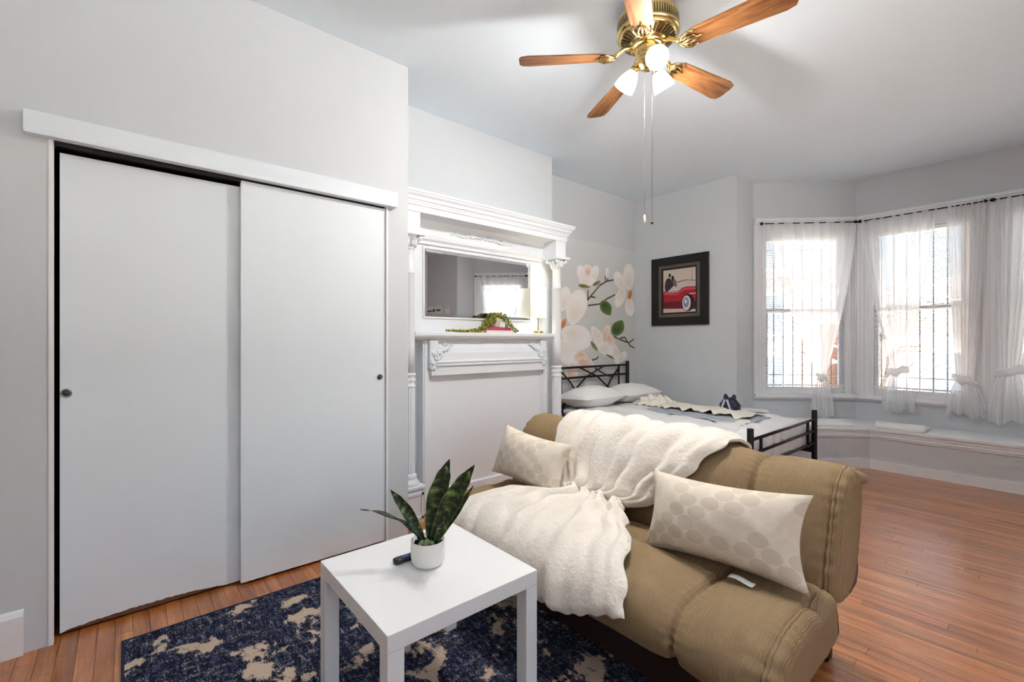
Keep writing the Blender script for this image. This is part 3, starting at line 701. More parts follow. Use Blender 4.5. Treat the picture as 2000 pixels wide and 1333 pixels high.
paths = [[(0, 0, .085), (.03, -.03, .10), (.045, -.07, .06), (.04, -.13, .01), (.04, -.20, -.028), (.04, -.30, -.038), (.042, -.42, -.036), (.04, -.49, -.036)],
         [(0, 0, .085), (.03, .03, .10), (.045, .07, .075), (.046, .11, .03), (.046, .15, -.015), (.046, .185, -.040), (.046, .20, -.040)],
         [(0, 0, .085), (.04, -.02, .09), (.06, -.06, .04), (.058, -.12, .0), (.052, -.19, -.03), (.045, -.26, -.038)],
         [(0, 0, .085), (-.02, -.03, .1), (-.03, -.06, .06), (-.03, -.10, .0), (-.03, -.14, -.03)],
         [(0, 0, .085), (.02, .02, .105), (.05, .05, .08), (.055, .08, .03), (.055, .10, -.01)]]
for pth in paths:
    for j in range(5):
        off = V((r5.uniform(-.010, .012), r5.uniform(-.02, .02), r5.uniform(-.008, .016)))
        for i in range(len(pth)-1):
            a, b = V(pth[i]), V(pth[i+1]); m = max(2, int((b-a).length/.0125))
            for q in range(m):
                p = pc+a.lerp(b, q/m)+off+V((r5.uniform(-.004, .004), r5.uniform(-.006, .006), r5.uniform(-.004, .005)))
                if p.z < ZSH+.007 and p.x < -2.835: p.z = ZSH+.007+r5.random()*.012
                bead(p)
for i in range(220):
    q = r5.uniform(0, 6.28); r = .048*math.sqrt(r5.random()); bead(pc+V((r*math.cos(q), r*math.sin(q), .082+r5.uniform(0, .03))))
stuff(obj('pearl_strands', g, 'pearl', T))

# ------------------------------------------------------------------ printed magnolia mural on the wall
MU = thing('magnolia_mural', (XM+.002, 3.97, .3), 'flower mural with white magnolias covering the wall behind the bed', 'mural')
def muralm():
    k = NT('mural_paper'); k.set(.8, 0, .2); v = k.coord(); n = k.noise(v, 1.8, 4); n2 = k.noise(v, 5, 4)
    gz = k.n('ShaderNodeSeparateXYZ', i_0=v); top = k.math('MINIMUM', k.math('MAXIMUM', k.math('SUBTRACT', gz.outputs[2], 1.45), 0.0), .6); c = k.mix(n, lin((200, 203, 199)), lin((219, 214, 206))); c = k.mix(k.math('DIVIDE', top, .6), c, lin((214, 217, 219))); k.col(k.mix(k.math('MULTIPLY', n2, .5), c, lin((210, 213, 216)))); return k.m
M['mural'] = muralm()
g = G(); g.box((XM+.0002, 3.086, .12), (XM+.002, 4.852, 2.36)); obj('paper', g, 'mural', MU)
PET = [('w',3.766,1.612,.077,.198,.167,-.022),('w',3.576,1.692,.034,.134,.096,-.006),('w',3.775,1.282,.238,-.073,-.089,-.128),('w',3.625,1.114,.161,-.134,-.123,-.069),('p',3.835,1.065,0,-.069,-.119,.003),('p',3.922,.97,.137,-.081,-.079,-.059),('p',3.691,.899,.101,-.005,0,-.101),
('w',3.869,1.974,-.059,.102,.083,.028),('w',4.056,1.992,.06,.112,.078,-.011),('w',3.948,1.982,0,.116,.108,.01),('p',3.957,2.029,0,.062,.06,.009),('w',3.957,1.913,.150,.015,0,-.05),
('w',4.54,1.962,-.07,.111,.097,.03),('w',4.728,2.03,0,.166,.120,.011),('w',4.56,1.776,-.077,-.133,-.096,.015),('w',4.745,1.66,.017,-.115,-.10,-.011),('c',4.75,1.813,.021,.071,.05,-.002),
('w',4.167,1.249,.143,-.158,-.096,-.036),('w',4.3,1.139,.175,-.022,-.02,-.071),('p',4.281,1.322,.03,.108,.067,-.007),('p',4.359,1.249,.059,-.064,-.067,-.024),('w',4.479,1.075,.035,-.124,-.079,-.007),('w',4.602,1.047,.063,.065,.064,-.024),('w',4.3,2.039,0,.061,.035,.003),('c',3.56,1.425,.033,.064,.038,-.009),
('g',4.281,1.625,.078,-.081,-.091,-.037),('g',4.509,1.399,.087,.094,.107,-.036),('o',3.895,1.85,.105,-.004,-.006,-.023),('o',4.111,1.902,.073,.033,.017,-.017),('o',4.065,1.178,.063,-.059,-.027,-.012),('o',4.359,1.053,.086,-.033,-.01,-.01)]
TW = [[(3.957,1.703),(4.167,1.883),(4.3,1.942),(4.438,1.969)],[(3.966,1.639),(4.167,1.667),(4.3,1.735),(4.448,1.791)],[(3.957,1.703),(3.962,1.808)],[(4.272,1.94),(4.266,1.994)],[(4.31,1.949),(4.304,1.997)],[(4.438,1.292),(4.56,1.255),(4.728,1.217),(4.83,1.262)],[(4.56,1.274),(4.643,1.287),(4.75,1.185),(4.845,1.152)],[(4.038,1.025),(4.111,1.035),(4.139,1.058)],[(4.056,.948),(4.167,.89),(4.359,.82),(4.519,.887)],[(4.02,1.742),(4.084,1.736)]]
PC = {'w': ((240, 237, 234), (246, 244, 242), (236, 224, 216)), 'p': ((242, 230, 222), (240, 222, 210), (228, 192, 170)), 'c': ((236, 206, 176), (206, 140, 90), (190, 120, 70)), 'g': ((120, 140, 84), (92, 118, 64), (70, 92, 54)), 'o': ((164, 168, 120), (140, 140, 92), (128, 110, 80))}
lay = 0
for kind in ('tw', 'pet'):
    if kind == 'tw':
        for t in TW:
            g = G()
            for (a, b) in zip(t, t[1:]):
                d_ = V((0, b[0]-a[0], b[1]-a[1])); nn = V((0, -d_.z, d_.y)).normalized()*.010
                p, q = V((XM+.0022, a[0], a[1])), V((XM+.0022, b[0], b[1])); e = d_.normalized()*.006
                g.add([p-nn-e, q-nn*.8+e, q+nn*.8+e, p+nn-e], [(0, 1, 2, 3)], col=lin((98, 82, 80)))
            obj('printed_twig', g, 'print', MU, fix=False)
    else:
        for (k_, cy, cz, ay, az, by, bz) in PET:
            g = G(); lay += 1; x = XM+.0024+lay*.00012; N = 22; hi, mid, ed = PC[k_]
            C0 = V((x, cy-.35*ay, cz-.35*az)); ring1 = []; ring2 = []
            for i in range(N):
                q = 2*PI*i/N; ca, sb = math.cos(q), math.sin(q)
                wd = 1-.28*max(0, -ca) if k_ in 'wpc' else (1-.55*max(0, ca)**2)
                def P_(r): return V((x, min(4.85, cy+ay*ca*r+by*sb*wd*r), cz+az*ca*r+bz*sb*wd*r))
                ring1.append(P_(.62)); ring2.append(P_(1.0))
            base_c = lin(ed); mc = lin(mid); hc = lin(hi)
            vs = [C0]+ring1+ring2; g.v = vs
            for i in range(N):
                j = (i+1) % N
                cin = lambda i_: tuple(lerp(base_c[t_], mc[t_], .5+.5*math.cos(2*PI*i_/N)) for t_ in range(3))+(1,)
                g.c[len(g.f)] = [base_c, cin(i), cin(j)]; g.f.append((0, 1+i, 1+j))
                g.c[len(g.f)] = [cin(i), hc, hc, cin(j)]; g.f.append((1+i, 1+N+i, 1+N+j, 1+j))
            obj({'w': 'printed_petal', 'p': 'printed_petal', 'c': 'printed_stamens', 'g': 'printed_leaf', 'o': 'printed_sepal'}[k_], g, 'print', MU, fix=False)

# ------------------------------------------------------------------ framed picture
PX0, PX1, PZ0, PZ1 = -3.096, -2.394, 1.422, 2.218
T = thing('framed_picture', ((PX0+PX1)/2, YB-.015, PZ0), 'black framed picture of a couple and a red convertible on the grey wall', 'picture')
def frm(x0, x1, z0, z1, w_, y0, y1, nm, mat):
    g = G(); g.bbox((x0, y0, z0), (x0+w_, y1, z1), .004); g.bbox((x1-w_, y0, z0), (x1, y1, z1), .004); g.bbox((x0+w_, y0, z0), (x1-w_, y1, z0+w_), .004); g.bbox((x0+w_, y0, z1-w_), (x1-w_, y1, z1), .004); return obj(nm, g, mat, T)
frm(PX0, PX1, PZ0, PZ1, .096, YB-.032, YB-.001, 'outer_frame', 'frame')
frm(PX0+.095, PX1-.095, PZ0+.095, PZ1-.095, .036, YB-.028, YB-.001, 'inner_frame', 'frame2')
frm(PX0+.13, PX1-.13, PZ0+.13, PZ1-.13, .018, YB-.022, YB-.001, 'dark_liner', 'frame')
u0, u1, v0, v1 = PX0+.147, PX1-.147, PZ0+.147, PZ1-.147
ly = [0]
def shp(g, pts, c, ell=False):
    ly[0] += 1; y_ = YB-.012-ly[0]*.0001
    g.add([V((lerp(u0, u1, min(1, max(0, u))), y_, lerp(v0, v1, min(1, max(0, v_))))) for u, v_ in pts], [tuple(range(len(pts)))], col=lin(c))
def el(cu, cv, ru, rv, n=20, a0=0, a1=2*PI): return [(cu+ru*math.cos(a0+(a1-a0)*i/n), cv+rv*math.sin(a0+(a1-a0)*i/n)) for i in range(n)]
g = G(); g.box((u0-.004, YB-.012, v0-.004), (u1+.004, YB-.006, v1+.004), col=lin((206, 190, 180)))
shp(g, [(0, 0), (1, 0), (1, .10), (0, .09)], (208, 184, 178))
shp(g, [(.85, .60), (.91, .60), (.885, .80), (.88, .99), (.872, .99), (.87, .80)], (150, 138, 132))
shp(g, [(.82, .56), (.95, .56), (.92, .68), (.85, .68)], (160, 148, 142))
for cu, cv, ru, rv, c in ((.17, .66, .11, .15, (62, 54, 52)), (.21, .87, .037, .045, (44, 38, 38)), (.33, .64, .10, .14, (120, 102, 98)), (.30, .80, .045, .055, (56, 48, 46)), (.10, .62, .05, .12, (70, 62, 60))): shp(g, el(cu, cv, ru, rv), c)
shp(g, [(.10, .5), (.33, .5), (.30, .75), (.14, .76)], (66, 58, 56))
shp(g, [(.42, .70), (.70, .735), (1, .70), (1, .69), (.70, .72), (.45, .685)], (70, 66, 70))
shp(g, [(.45, .55), (.66, .60), (.74, .72), (.90, .70), (1, .60), (1, .52), (.5, .50)], (196, 184, 184))
shp(g, [(0, .10), (0, .50), (.12, .52), (.30, .47), (.46, .46), (.58, .55), (.72, .575), (1, .565), (1, .10), (.9, .06), (.6, .08)], (168, 44, 54))
shp(g, [(0, .10), (0, .24), (.5, .26), (.62, .20), (.62, .08)], (112, 34, 46))
shp(g, [(0, .47), (.12, .49), (.30, .44), (.46, .43), (.58, .52), (.72, .55), (1, .54), (1, .50), (.70, .51), (.56, .47), (.45, .40), (.2, .41), (0, .43)], (206, 82, 88))
shp(g, [(.14, .49), (.34, .62), (.50, .54), (.44, .47), (.3, .46)], (206, 194, 190))
shp(g, [(.80, .415), (1, .42), (1, .40), (.80, .40)], (216, 206, 206))
shp(g, el(.76, .21, .19, .195), (40, 34, 40)); shp(g, el(.72, .205, .125, .17), (214, 206, 204)); shp(g, el(.71, .215, .085, .115), (140, 136, 156)); shp(g, el(.70, .24, .035, .045), (214, 222, 240))
shp(g, [(.86, .06), (1, .06), (1, .25), (.9, .2)], (64, 44, 52))
for i in range(5): shp(g, el(.27+.05*i, .485+.012*(i % 2), .018, .012, 8), (60, 50, 52))
obj('print', g, 'print', T, fix=False)
# prints on the far right wall, seen in the mirror
def wallprint(x0, x1, z0, z1, label, cols):
    T = thing('wall_print', ((x0+x1)/2, YB-.01, z0), label, 'picture')
    g = G(); g.bbox((x0, YB-.02, z0), (x1, YB-.001, z1), .003); obj('board', g, 'tag', T)
    g = G()
    for (a, b, c_, d_, col) in cols: g.add([V((lerp(x0, x1, a), YB-.0205, lerp(z0, z1, c_))), V((lerp(x0, x1, b), YB-.0205, lerp(z0, z1, c_))), V((lerp(x0, x1, b), YB-.0205, lerp(z0, z1, d_))), V((lerp(x0, x1, a), YB-.0205, lerp(z0, z1, d_)))], [(0, 1, 2, 3)], col=lin(col))
    obj('print', g, 'print', T, fix=False)
wallprint(1.92, 2.56, 1.66, 1.96, 'white sign with dark marks seen only at the left of the mirror', [(.08, .34, .62, .74, (70, 70, 74)), (.42, .56, .60, .78, (60, 60, 66)), (.60, .92, .62, .72, (90, 90, 96)), (.10, .5, .2, .34, (80, 80, 84)), (.55, .88, .22, .32, (90, 90, 94))])
wallprint(1.66, 1.82, 1.66, 1.88, 'small orange and blue picture seen only in the mirror', [(.1, .9, .05, .5, (222, 166, 120)), (.25, .75, .5, .8, (196, 214, 226))])
# ------------------------------------------------------------------ bed
BX0, BX1, BY0, BY1 = -3.30, -1.338, 3.30, 4.63
BD = thing('metal_bed', ((BX0+BX1)/2, (BY0+BY1)/2, 0), 'black metal bed frame with slim posts behind the futon', 'bed')
def post(x, y_, z):
    g = G(); g.lathe([(.021, 0), (.022, .01), (.022, z-.006), (.020, z)], (x, y_, 0), n=16); return obj('post', g, 'black', BD)
def bar(pts, r, nm='rail'): g = G(); g.tube(pts, r, 8); return obj(nm, g, 'black', BD)
for y_ in (BY0, BY1): post(BX0, y_, 1.0); post(BX1, y_, .632)
for z in (.55, .45, .345): bar([(BX1, BY0, z), (BX1, BY1, z)], .011 if z < .5 else .012, 'footboard_rail')
for y_ in (BY0+.18, BY1-.17): bar([(BX1, y_, .345), (BX1, y_, .55)], .012, 'footboard_upright')
for z in (.955, .845, .5): bar([(BX0, BY0, z), (BX0, BY1, z)], .012, 'headboard_rail')
for y_ in (BY0+.17, BY1-.17): bar([(BX0, y_, .5), (BX0, y_, .955)], .011, 'headboard_upright')
for s in (-1, 1):
    yc = (BY0+BY1)/2
    bar([(BX0, yc+s*.50, .52), (BX0, yc+s*.30, .70), (BX0, yc+s*.10, .84), (BX0, yc-s*.20, .95)], .009, 'crossing_bar')
    bar([(BX0, yc+s*.5, .93), (BX0, yc+s*.35, .80), (BX0, yc+s*.2, .62), (BX0, yc+s*.1, .5)], .009, 'crossing_bar')
for y_ in (BY0+.02, BY1-.02): g = G(); g.bbox((BX0, y_-.012, .26), (BX1, y_+.012, .31), .004); obj('side_rail', g, 'black', BD)
g = G()
for i in range(9): g.box((BX0+.1+i*.21, BY0+.03, .29), (BX0+.15+i*.21, BY1-.03, .305))
obj('slats', g, 'black', BD)
def softbox(a, b, r, amp, seed, nu=70, nv=50, under=True):
    """mattress-like block: superellipse sides, wrinkled top"""
    x0, y0, z0 = a; x1, y1, z1 = b; rr = random.Random(seed); ph = [rr.uniform(0, 6.28) for _ in range(8)]
    def f(u, v):
        q = 2*PI*u; c_, s_ = math.cos(q), math.sin(q); m = (abs(c_)**8+abs(s_)**8)**(1/8); c_, s_ = c_/m, s_/m
        # v: 0 bottom centre, .25 bottom edge, .55 top edge, 1 top centre
        if v < .15: k, z = v/.15*.98, z0
        elif v < .45: t = (v-.15)/.3; k = 1-.02*abs(2*t-1); z = lerp(z0, z1-r, t)
        elif v < .62: t = (v-.45)/.17*PI/2; kx = r/((x1-x0)/2); k = 1-kx*(1-math.cos(t)); z = z1-r+r*math.sin(t)
        else: k = (1-r/((x1-x0)/2))*(1-(v-.62)/.38); z = z1
        x = (x0+x1)/2+c_*k*(x1-x0)/2; y_ = (y0+y1)/2+s_*k*(y1-y0)/2
        if v > .3:
            t = sst(.3, .6, v)
            z += t*amp*(math.sin(x*7+ph[0])*math.sin(y_*5+ph[1])+.5*math.sin(x*17+y_*9+ph[2])+.35*math.sin(y_*23-x*6+ph[3]))
            if v < .62: k2 = amp*.8*math.sin(q*38+ph[4]); x += c_*k2; y_ += s_*k2
        return V((x, y_, z))
    g = G(); g.grid(f, nu*2, nv, closeu=True); return g
tag(obj('mattress', softbox((BX0+.03, BY0+.03, .306), (BX1-.03, BY1-.03, .552), .05, .002, 1, 60, 36), 'linen'), 'white mattress on the black bed frame, mostly under the duvet', 'mattress')
# duvet: sheet that lies on the mattress and hangs over three sides
def duvet():
    x0, x1, y0, y1 = BX0+.36, BX1-.024, BY0-.01, BY1+.01; ph = [rnd.uniform(0, 6.28) for _ in range(8)]
    def f(u, v):
        a = lerp(-.02, 1.0, u); sx = a*(x1-x0+.20); sy = lerp(-.22, (y1-y0)+.22, v)
        x = x0+sx; dz = 0; y_ = y0+sy; R = .05
        over = sx-(x1-x0-.02)
        if over > 0: x = x1-.02+.02*math.sin(min(over/.06, PI/2)); dz -= max(0, over-.02)
        if sy < 0: y_ = y0-.02*math.sin(min(-sy/.05, PI/2))-.012*math.sin(x*31+ph[0])*min(1, -sy/.1); dz += sy
        if sy > y1-y0: y_ = y1+.02*math.sin(min((sy-(y1-y0))/.05, PI/2)); dz -= sy-(y1-y0)
        zt = .578-.045*math.exp(-((x-x1)/.16)**2)-.03*math.exp(-((y_-y0)/.08)**2)-.03*math.exp(-((y_-y1)/.08)**2)
        zt += .008*math.sin(x*6+ph[1])*math.sin(y_*4.5+ph[2])+.005*math.sin(x*13+y_*9+ph[3])+.004*math.sin(y_*26+x*8+ph[4])
        # stitched channels near the foot
        for xs in (x1-.20, x1-.42, x1-.85): zt -= .012*math.exp(-((x-xs+.02*math.sin(y_*7))/.02)**2)
        if over > 0: x += .006*math.sin(y_*40+ph[5])*min(1, over/.06)
        return V((x, y_, zt+dz))
    g = G(); g.grid(f, 110, 90); return g
o = tag(obj('duvet', duvet(), 'linen', fix=False), 'white duvet spread over the bed', 'duvet')
md = o.modifiers.new('thick', 'SOLIDIFY'); md.thickness = .012; md.offset = -1
def pillow(name, c, ax, ay, a, b, t, mat, label, cat='pillow', group=None, pinch=.10, seed=1, exp=2.2, sub=None):
    """a,b half sizes along ax, ay; t half thickness"""
    c, ax, ay = V(c), V(ax).normalized(), V(ay); ay = (ay-ax*ay.dot(ax)).normalized(); n = ax.cross(ay); rr = random.Random(seed); ph = [rr.uniform(0, 6.28) for _ in range(5)]
    g = G()
    def mk(sg):
        def f(u, v):
            s, q = 2*u-1, 2*v-1
            kx = 1-pinch*(1-abs(q)**2)*abs(s)**3*0-pinch*.9*(1-q*q)*abs(s)**2; ky = 1-pinch*(1-s*s)*abs(q)**2
            h = max(0, (1-abs(s)**exp))**.62*max(0, (1-abs(q)**exp))**.62
            wr = .03*math.sin(s*9+ph[0]+q*3)*math.sin(q*7+ph[1])*h
            return c+ax*(a*s*kx)+ay*(b*q*ky)+n*(sg*t*(h+wr))
        return f
    g.grid(mk(1), 36, 28); g.grid(mk(-1), 36, 28)
    o = tag(obj(name, g, mat), label, cat, group); return o
pillow('bed_pillow', (-3.05, 3.65, .665), (0, 1, 0), (1, 0, .05), .32, .22, .115, 'linen', 'white bed pillow nearer the mantel column, on the bed', 'pillow', 'bed pillows at the headboard', .04, 3)
pillow('bed_pillow', (-3.02, 4.29, .66), (0, 1, 0), (1, 0, .05), .31, .22, .11, 'linen', 'white bed pillow nearer the grey picture wall, on the bed', 'pillow', 'bed pillows at the headboard', .04, 4)
def cloth(name, f, nu, nv, mat, label, cat, thick=.004):
    g = G(); g.grid(f, nu, nv); o = tag(obj(name, g, mat, fix=False), label, cat); md = o.modifiers.new('t', 'SOLIDIFY'); md.thickness = thick; md.offset = 0; return o
cloth('ruffled_cloth', lambda u, v: V((-2.80+.34*u+.02*math.sin(v*20), 3.98+.40*v+.02*math.sin(u*17), .595+.085*math.sin(PI*u)**.7*math.sin(PI*v)**.6*(.75+.5*math.sin(u*11+v*17)*math.sin(v*13-u*4))+.006*math.sin(u*31+v*23))), 40, 44, 'cream', 'crumpled cream ruffled cloth lying in front of the bed pillows', 'cloth')
def thr(u, v):
    x = lerp(-2.50, -1.57, u); y_ = lerp(3.70+.10*(1-u), 4.30, v)+.008*math.sin(u*30)*(1-v)
    return V((x, y_, .592+.004*math.sin(u*22+v*9)+.003*math.sin(v*31)-.012*(1-v)**6-.02*sst(.75, 1, u)))
cloth('bed_throw', thr, 60, 30, 'throw', 'grey-blue throw spread across the duvet', 'throw', .008)
def ruf(u, v):
    e = .7*math.sin(u*31+1.3)+.5*math.sin(u*53)
    x = lerp(-2.42, -1.63, u); y_ = lerp(3.90+.02*e, 4.34, v)
    return V((x, y_, .602+.022*(1-v)**3*(e+1.2)*.6+.02*math.sin(PI*v)*(1+.5*math.sin(u*15+v*9))-.02*sst(.75, 1, u)))
cloth('ruffled_skirt', ruf, 110, 24, 'cream', 'cream cloth with a ruffled edge lying on the grey-blue throw', 'cloth', .003)
# navy checked gift bundle
def navym():
    k = NT('navy_checked_cloth'); k.set(.7); ck = k.n('ShaderNodeTexChecker'); k.put(ck.inputs['Vector'], k.coord()); ck.inputs['Scale'].default_value = 34; ck.inputs['Color1'].default_value = lin((22, 24, 46)); ck.inputs['Color2'].default_value = lin((66, 68, 92)); k.col(k.mix(.5, ck.outputs[0], lin((26, 28, 50)))); k.bump(k.noise(k.coord(), 60, 3), .3, .004); return k.m
M['navy'] = navym()
bc = V((-1.90, 4.24, .592))
T = thing('gift_bundle', bc, 'dark navy checked fabric bundle with a bow standing on the bed', 'bundle')
g = G(); g.grid(lambda u, v: bc+V(((.088*pl([(0, .0), (.06, .95), (.5, 1.0), (.8, .72), (1, .30)], v)*(1+.05*math.sin(u*2*PI*7)))*math.cos(u*2*PI), (.074*pl([(0, .0), (.06, .95), (.5, 1.0), (.8, .72), (1, .30)], v)*(1+.05*math.sin(u*2*PI*7)))*math.sin(u*2*PI), .125*v)), 56, 20, closeu=True); obj('body', g, 'navy', T)
for s in (-1, 1):
    g = G(); g.grid(lambda u, v: bc+V((s*(.006+.044*math.sin(PI*u*.5)), .024*math.cos(2*PI*v)*(.3+math.sin(PI*u)), .112+.016*u+.034*math.sin(2*PI*v)*(.15+math.sin(PI*u)))), 14, 12, closev=True); obj('bow_loop', g, 'navy', T)
    g = G(); g.grid(lambda u, v: bc+V((s*(.01+.035*u)+(v-.5)*.02, -.078-.006*math.sin(PI*u), .115-.10*u)), 8, 3); oo = obj('ribbon', g, 'throw', T, fix=False); md = oo.modifiers.new('t', 'SOLIDIFY'); md.thickness = .002
T = thing('folded_leaflet', (-1.66, 4.40, .575), 'flat white folded leaflet on the duvet by the footboard', 'leaflet')
g = G(); g.obox((-1.84, 4.33, .594), (.20, .12, -.006), (-.07, .14, .002), (0, 0, .004)); obj('cover', g, 'wcover', T)
g = G(); g.obox((-1.836, 4.334, .5985), (.19, .114, -.006), (-.064, .132, .002), (.001, 0, .003)); obj('page', g, 'tag', T)

# ------------------------------------------------------------------ futon
FX0, FX1 = -2.12, -.44
FT = thing('futon_sofa', ((FX0+FX1)/2, 1.7, 0), 'tan tufted click-clack futon sofa with the cream blanket on it', 'sofa')
SEAT = [(1.80, .26), (1.80, .34), (1.79, .40), (1.74, .428), (1.66, .432), (1.55, .436), (1.45, .436), (1.38, .428), (1.315, .405), (1.268, .365), (1.248, .318), (1.258, .270), (1.29, .238), (1.35, .232), (1.50, .232), (1.70, .235)]
BACK = [(1.80, .36), (1.765, .42), (1.782, .50), (1.815, .60), (1.85, .69), (1.89, .745), (1.945, .778), (2.01, .786), (2.065, .766), (2.092, .72), (2.09, .64), (2.06, .52), (2.02, .42), (1.96, .36), (1.88, .34)]
SEAMX = (-.745, -1.30, -1.86)
def cat_closed(P, v):
    n = len(P); t = (v % 1)*n; i = int(t); f = t-i
    p0, p1, p2, p3 = (V((*P[(i+k-1) % n], 0)) for k in range(4))
    return .5*((2*p1)+(p2-p0)*f+(2*p0-5*p1+4*p2-p3)*f*f+(3*p1-p0-3*p2+p3)*f*f*f)
def cushion(P, X0, X1, rl, rr_, seamfn, nu, nv, seed):
    c = V((sum(p[0] for p in P)/len(P), sum(p[1] for p in P)/len(P), 0)); ph = [random.Random(seed).uniform(0, 6) for _ in range(3)]
    pts = [cat_closed(P, j/nv) for j in range(nv)]; nrm = []
    for j in range(nv):
        t = (pts[(j+1) % nv]-pts[j-1]).normalized(); nn = V((t.y, -t.x, 0))
        if nn.dot(pts[j]-c) < 0: nn = -nn
        nrm.append(nn)
    # non-uniform u so that ends and seams are dense
    def f(u, v):
        j = int(round(v*nv)) % nv; p, nn = pts[j], nrm[j]
        x = lerp(X0, X1, u); el_, er_ = x-X0, X1-x; ins = 0
        for e, r in ((el_, rl), (er_, rr_)):
            if e < r: ins = max(ins, r-math.sqrt(max(0, r*r-(r-e)**2)))
        d = -ins*.9
        for sx in SEAMX:
            q = abs(x-sx); d += -.020*math.exp(-(q/.013)**2)-.010*math.exp(-(q/.06)**2)+.0022*math.sin((p.x+p.y)*150+ph[0])*math.exp(-(q/.045)**2)
        d += seamfn(p, x)
        d += .003*math.sin(x*9+ph[1]+p.x*7)*math.sin(p.y*11+x*4)
        q = min(el_, er_); d += .004*math.sin(p.x*105+p.y*80+ph[2]+2*math.sin(p.x*31))*math.exp(-(q/.07)**2)-.010*math.exp(-((q-.045)/.010)**2)
        q = p+nn*d
        return V((x, q.x, q.y))
    return f
def seatseam(p, x):
    d = 0
    if p.y > .41: q = abs(p.x-1.615); d += -.018*math.exp(-(q/.013)**2)-.008*math.exp(-(q/.05)**2)+.002*math.sin(x*120)*math.exp(-(q/.04)**2)
    if p.x < 1.5: q = abs(p.y-.262); d += -.010*math.exp(-(q/.010)**2)
    return d
def backseam(p, x): return 0
def build_cushion(nm, P, fn, rl, rr_, seed):
    g = G(); nu, nv = 210, 96; f = cushion(P, FX0, FX1, rl, rr_, fn, nu, nv, seed)
    g.grid(f, nu, nv, closev=True, uvs=(1.7, 1.3))
    g.f.append(tuple(range(nv))[::-1]); g.f.append(tuple(nu*nv+k for k in range(nv)))
    o = obj(nm, g, 'sofa', FT)
    for s, X in ((1, FX1), (-1, FX0)):
        e = .040; u = 1-e/(FX1-FX0) if s > 0 else e/(FX1-FX0)
        pts = [f(u, k/nv) for k in range(nv+1)]; cc = sum(pts[:-1], V())/nv
        g = G(); g.tube([p+(p-cc).normalized()*.002 for p in pts], .0048, 6); obj('piping', g, 'sofa', o)
    return o, f
SEATO, sf = build_cushion('seat_cushion', SEAT, seatseam, .10, .055, 1)
BACKO, bf = build_cushion('back_cushion', BACK, backseam, .075, .055, 2)
g = G(); g.tube([(FX1-.05, 2.06, .735), (FX1-.028, 2.085, .730), (FX1-.010, 2.10, .722), (FX1-.002, 2.106, .714)], [.022, .026, .022, .010], 12); obj('rear_roll', g, 'sofa', BACKO)
g = G(); g.bbox((FX0+.12, 1.362, .085), (FX1-.10, 1.392, .236), .006); obj('front_rail', g, 'darkwood', FT)
g = G(); g.bbox((FX0+.12, 1.94, .12), (FX1-.13, 1.97, .245), .006); obj('rear_rail', g, 'darkwood', FT)
for x in (FX0+.14, FX1-.14):
    g = G(); g.bbox((x-.02, 1.39, .12), (x+.02, 1.95, .235), .005); obj('side_rail', g, 'darkwood', FT)
    for y_ in (1.385, 2.09): g = G(); g.bbox((x-.03, y_-.03, 0), (x+.03, y_+.03, .20 if y_ < 2 else .24), .006); obj('leg', g, 'darkwood', FT)
g = G(); g.bbox((FX1-.17, 1.96, .19), (FX1-.11, 2.12, .24), .006); obj('leg_brace', g, 'darkwood', FT)
g = G(); g.prism([(1.98, .335), (2.06, .345), (2.085, .385), (2.075, .425), (2.05, .40), (2.0, .36)], .03, (FX1-.05, 0, 0), (0, 1, 0), (0, 0, 1), (1, 0, 0)); obj('hinge_bracket', g, 'plastic', FT)

# cream blanket following the futon's surface
PATH = [(2.118, .50), (2.118, .60), (2.118, .70), (2.10, .762), (2.055, .795), (2.0, .806), (1.94, .800), (1.885, .765), (1.84, .705), (1.81, .63), (1.78, .55), (1.755, .49), (1.72, .462), (1.66, .452), (1.58, .452), (1.48, .456), (1.39, .450), (1.315, .428), (1.258, .385), (1.230, .33), (1.228, .26), (1.240, .19), (1.244, .12)]
PV = [V((0, p[0], p[1])) for p in PATH]; ARC = [0]
for a, b in zip(PV, PV[1:]): ARC.append(ARC[-1]+(b-a).length)
def path_at(s):
    s = max(0, min(ARC[-1], s))
    for i in range(len(ARC)-1):
        if s <= ARC[i+1]:
            f = (s-ARC[i])/(ARC[i+1]-ARC[i]); n = len(PV)
            p0, p1, p2, p3 = PV[max(0, i-1)], PV[i], PV[i+1], PV[min(n-1, i+2)]
            p = .5*((2*p1)+(p2-p0)*f+(2*p0-5*p1+4*p2-p3)*f*f+(3*p1-p0-3*p2+p3)*f*f*f); t = (PV[min(n-1, i+1)]-PV[i]).normalized()
            ta = (PV[i+1]-PV[max(0, i-1)]).normalized(); tb = (PV[min(n-1, i+2)]-PV[i]).normalized(); t = ta.lerp(tb, f).normalized()
            return p, V((0, t.z, -t.y))
    return PV[-1], V((0, -1, 0))
S_ = {i: ARC[i] for i in range(len(ARC))}
XLk = [(0, -1.77), (S_[5], -1.79), (S_[8], -1.77), (S_[11], -1.66), (S_[13], -1.60), (S_[15], -1.80), (S_[17], -1.885), (S_[19], -1.87), (ARC[-1], -1.80)]
XRk = [(0, -.90), (S_[4], -.86), (S_[6], -.87), (S_[8], -.96), (S_[10], -1.10), (S_[12], -1.235), (S_[13], -1.22), (S_[14], -1.13), (S_[16], -.985), (S_[18], -.905), (S_[19], -.885), (ARC[-1], -.88)]
pb = [rnd.uniform(0, 6.28) for _ in range(12)]
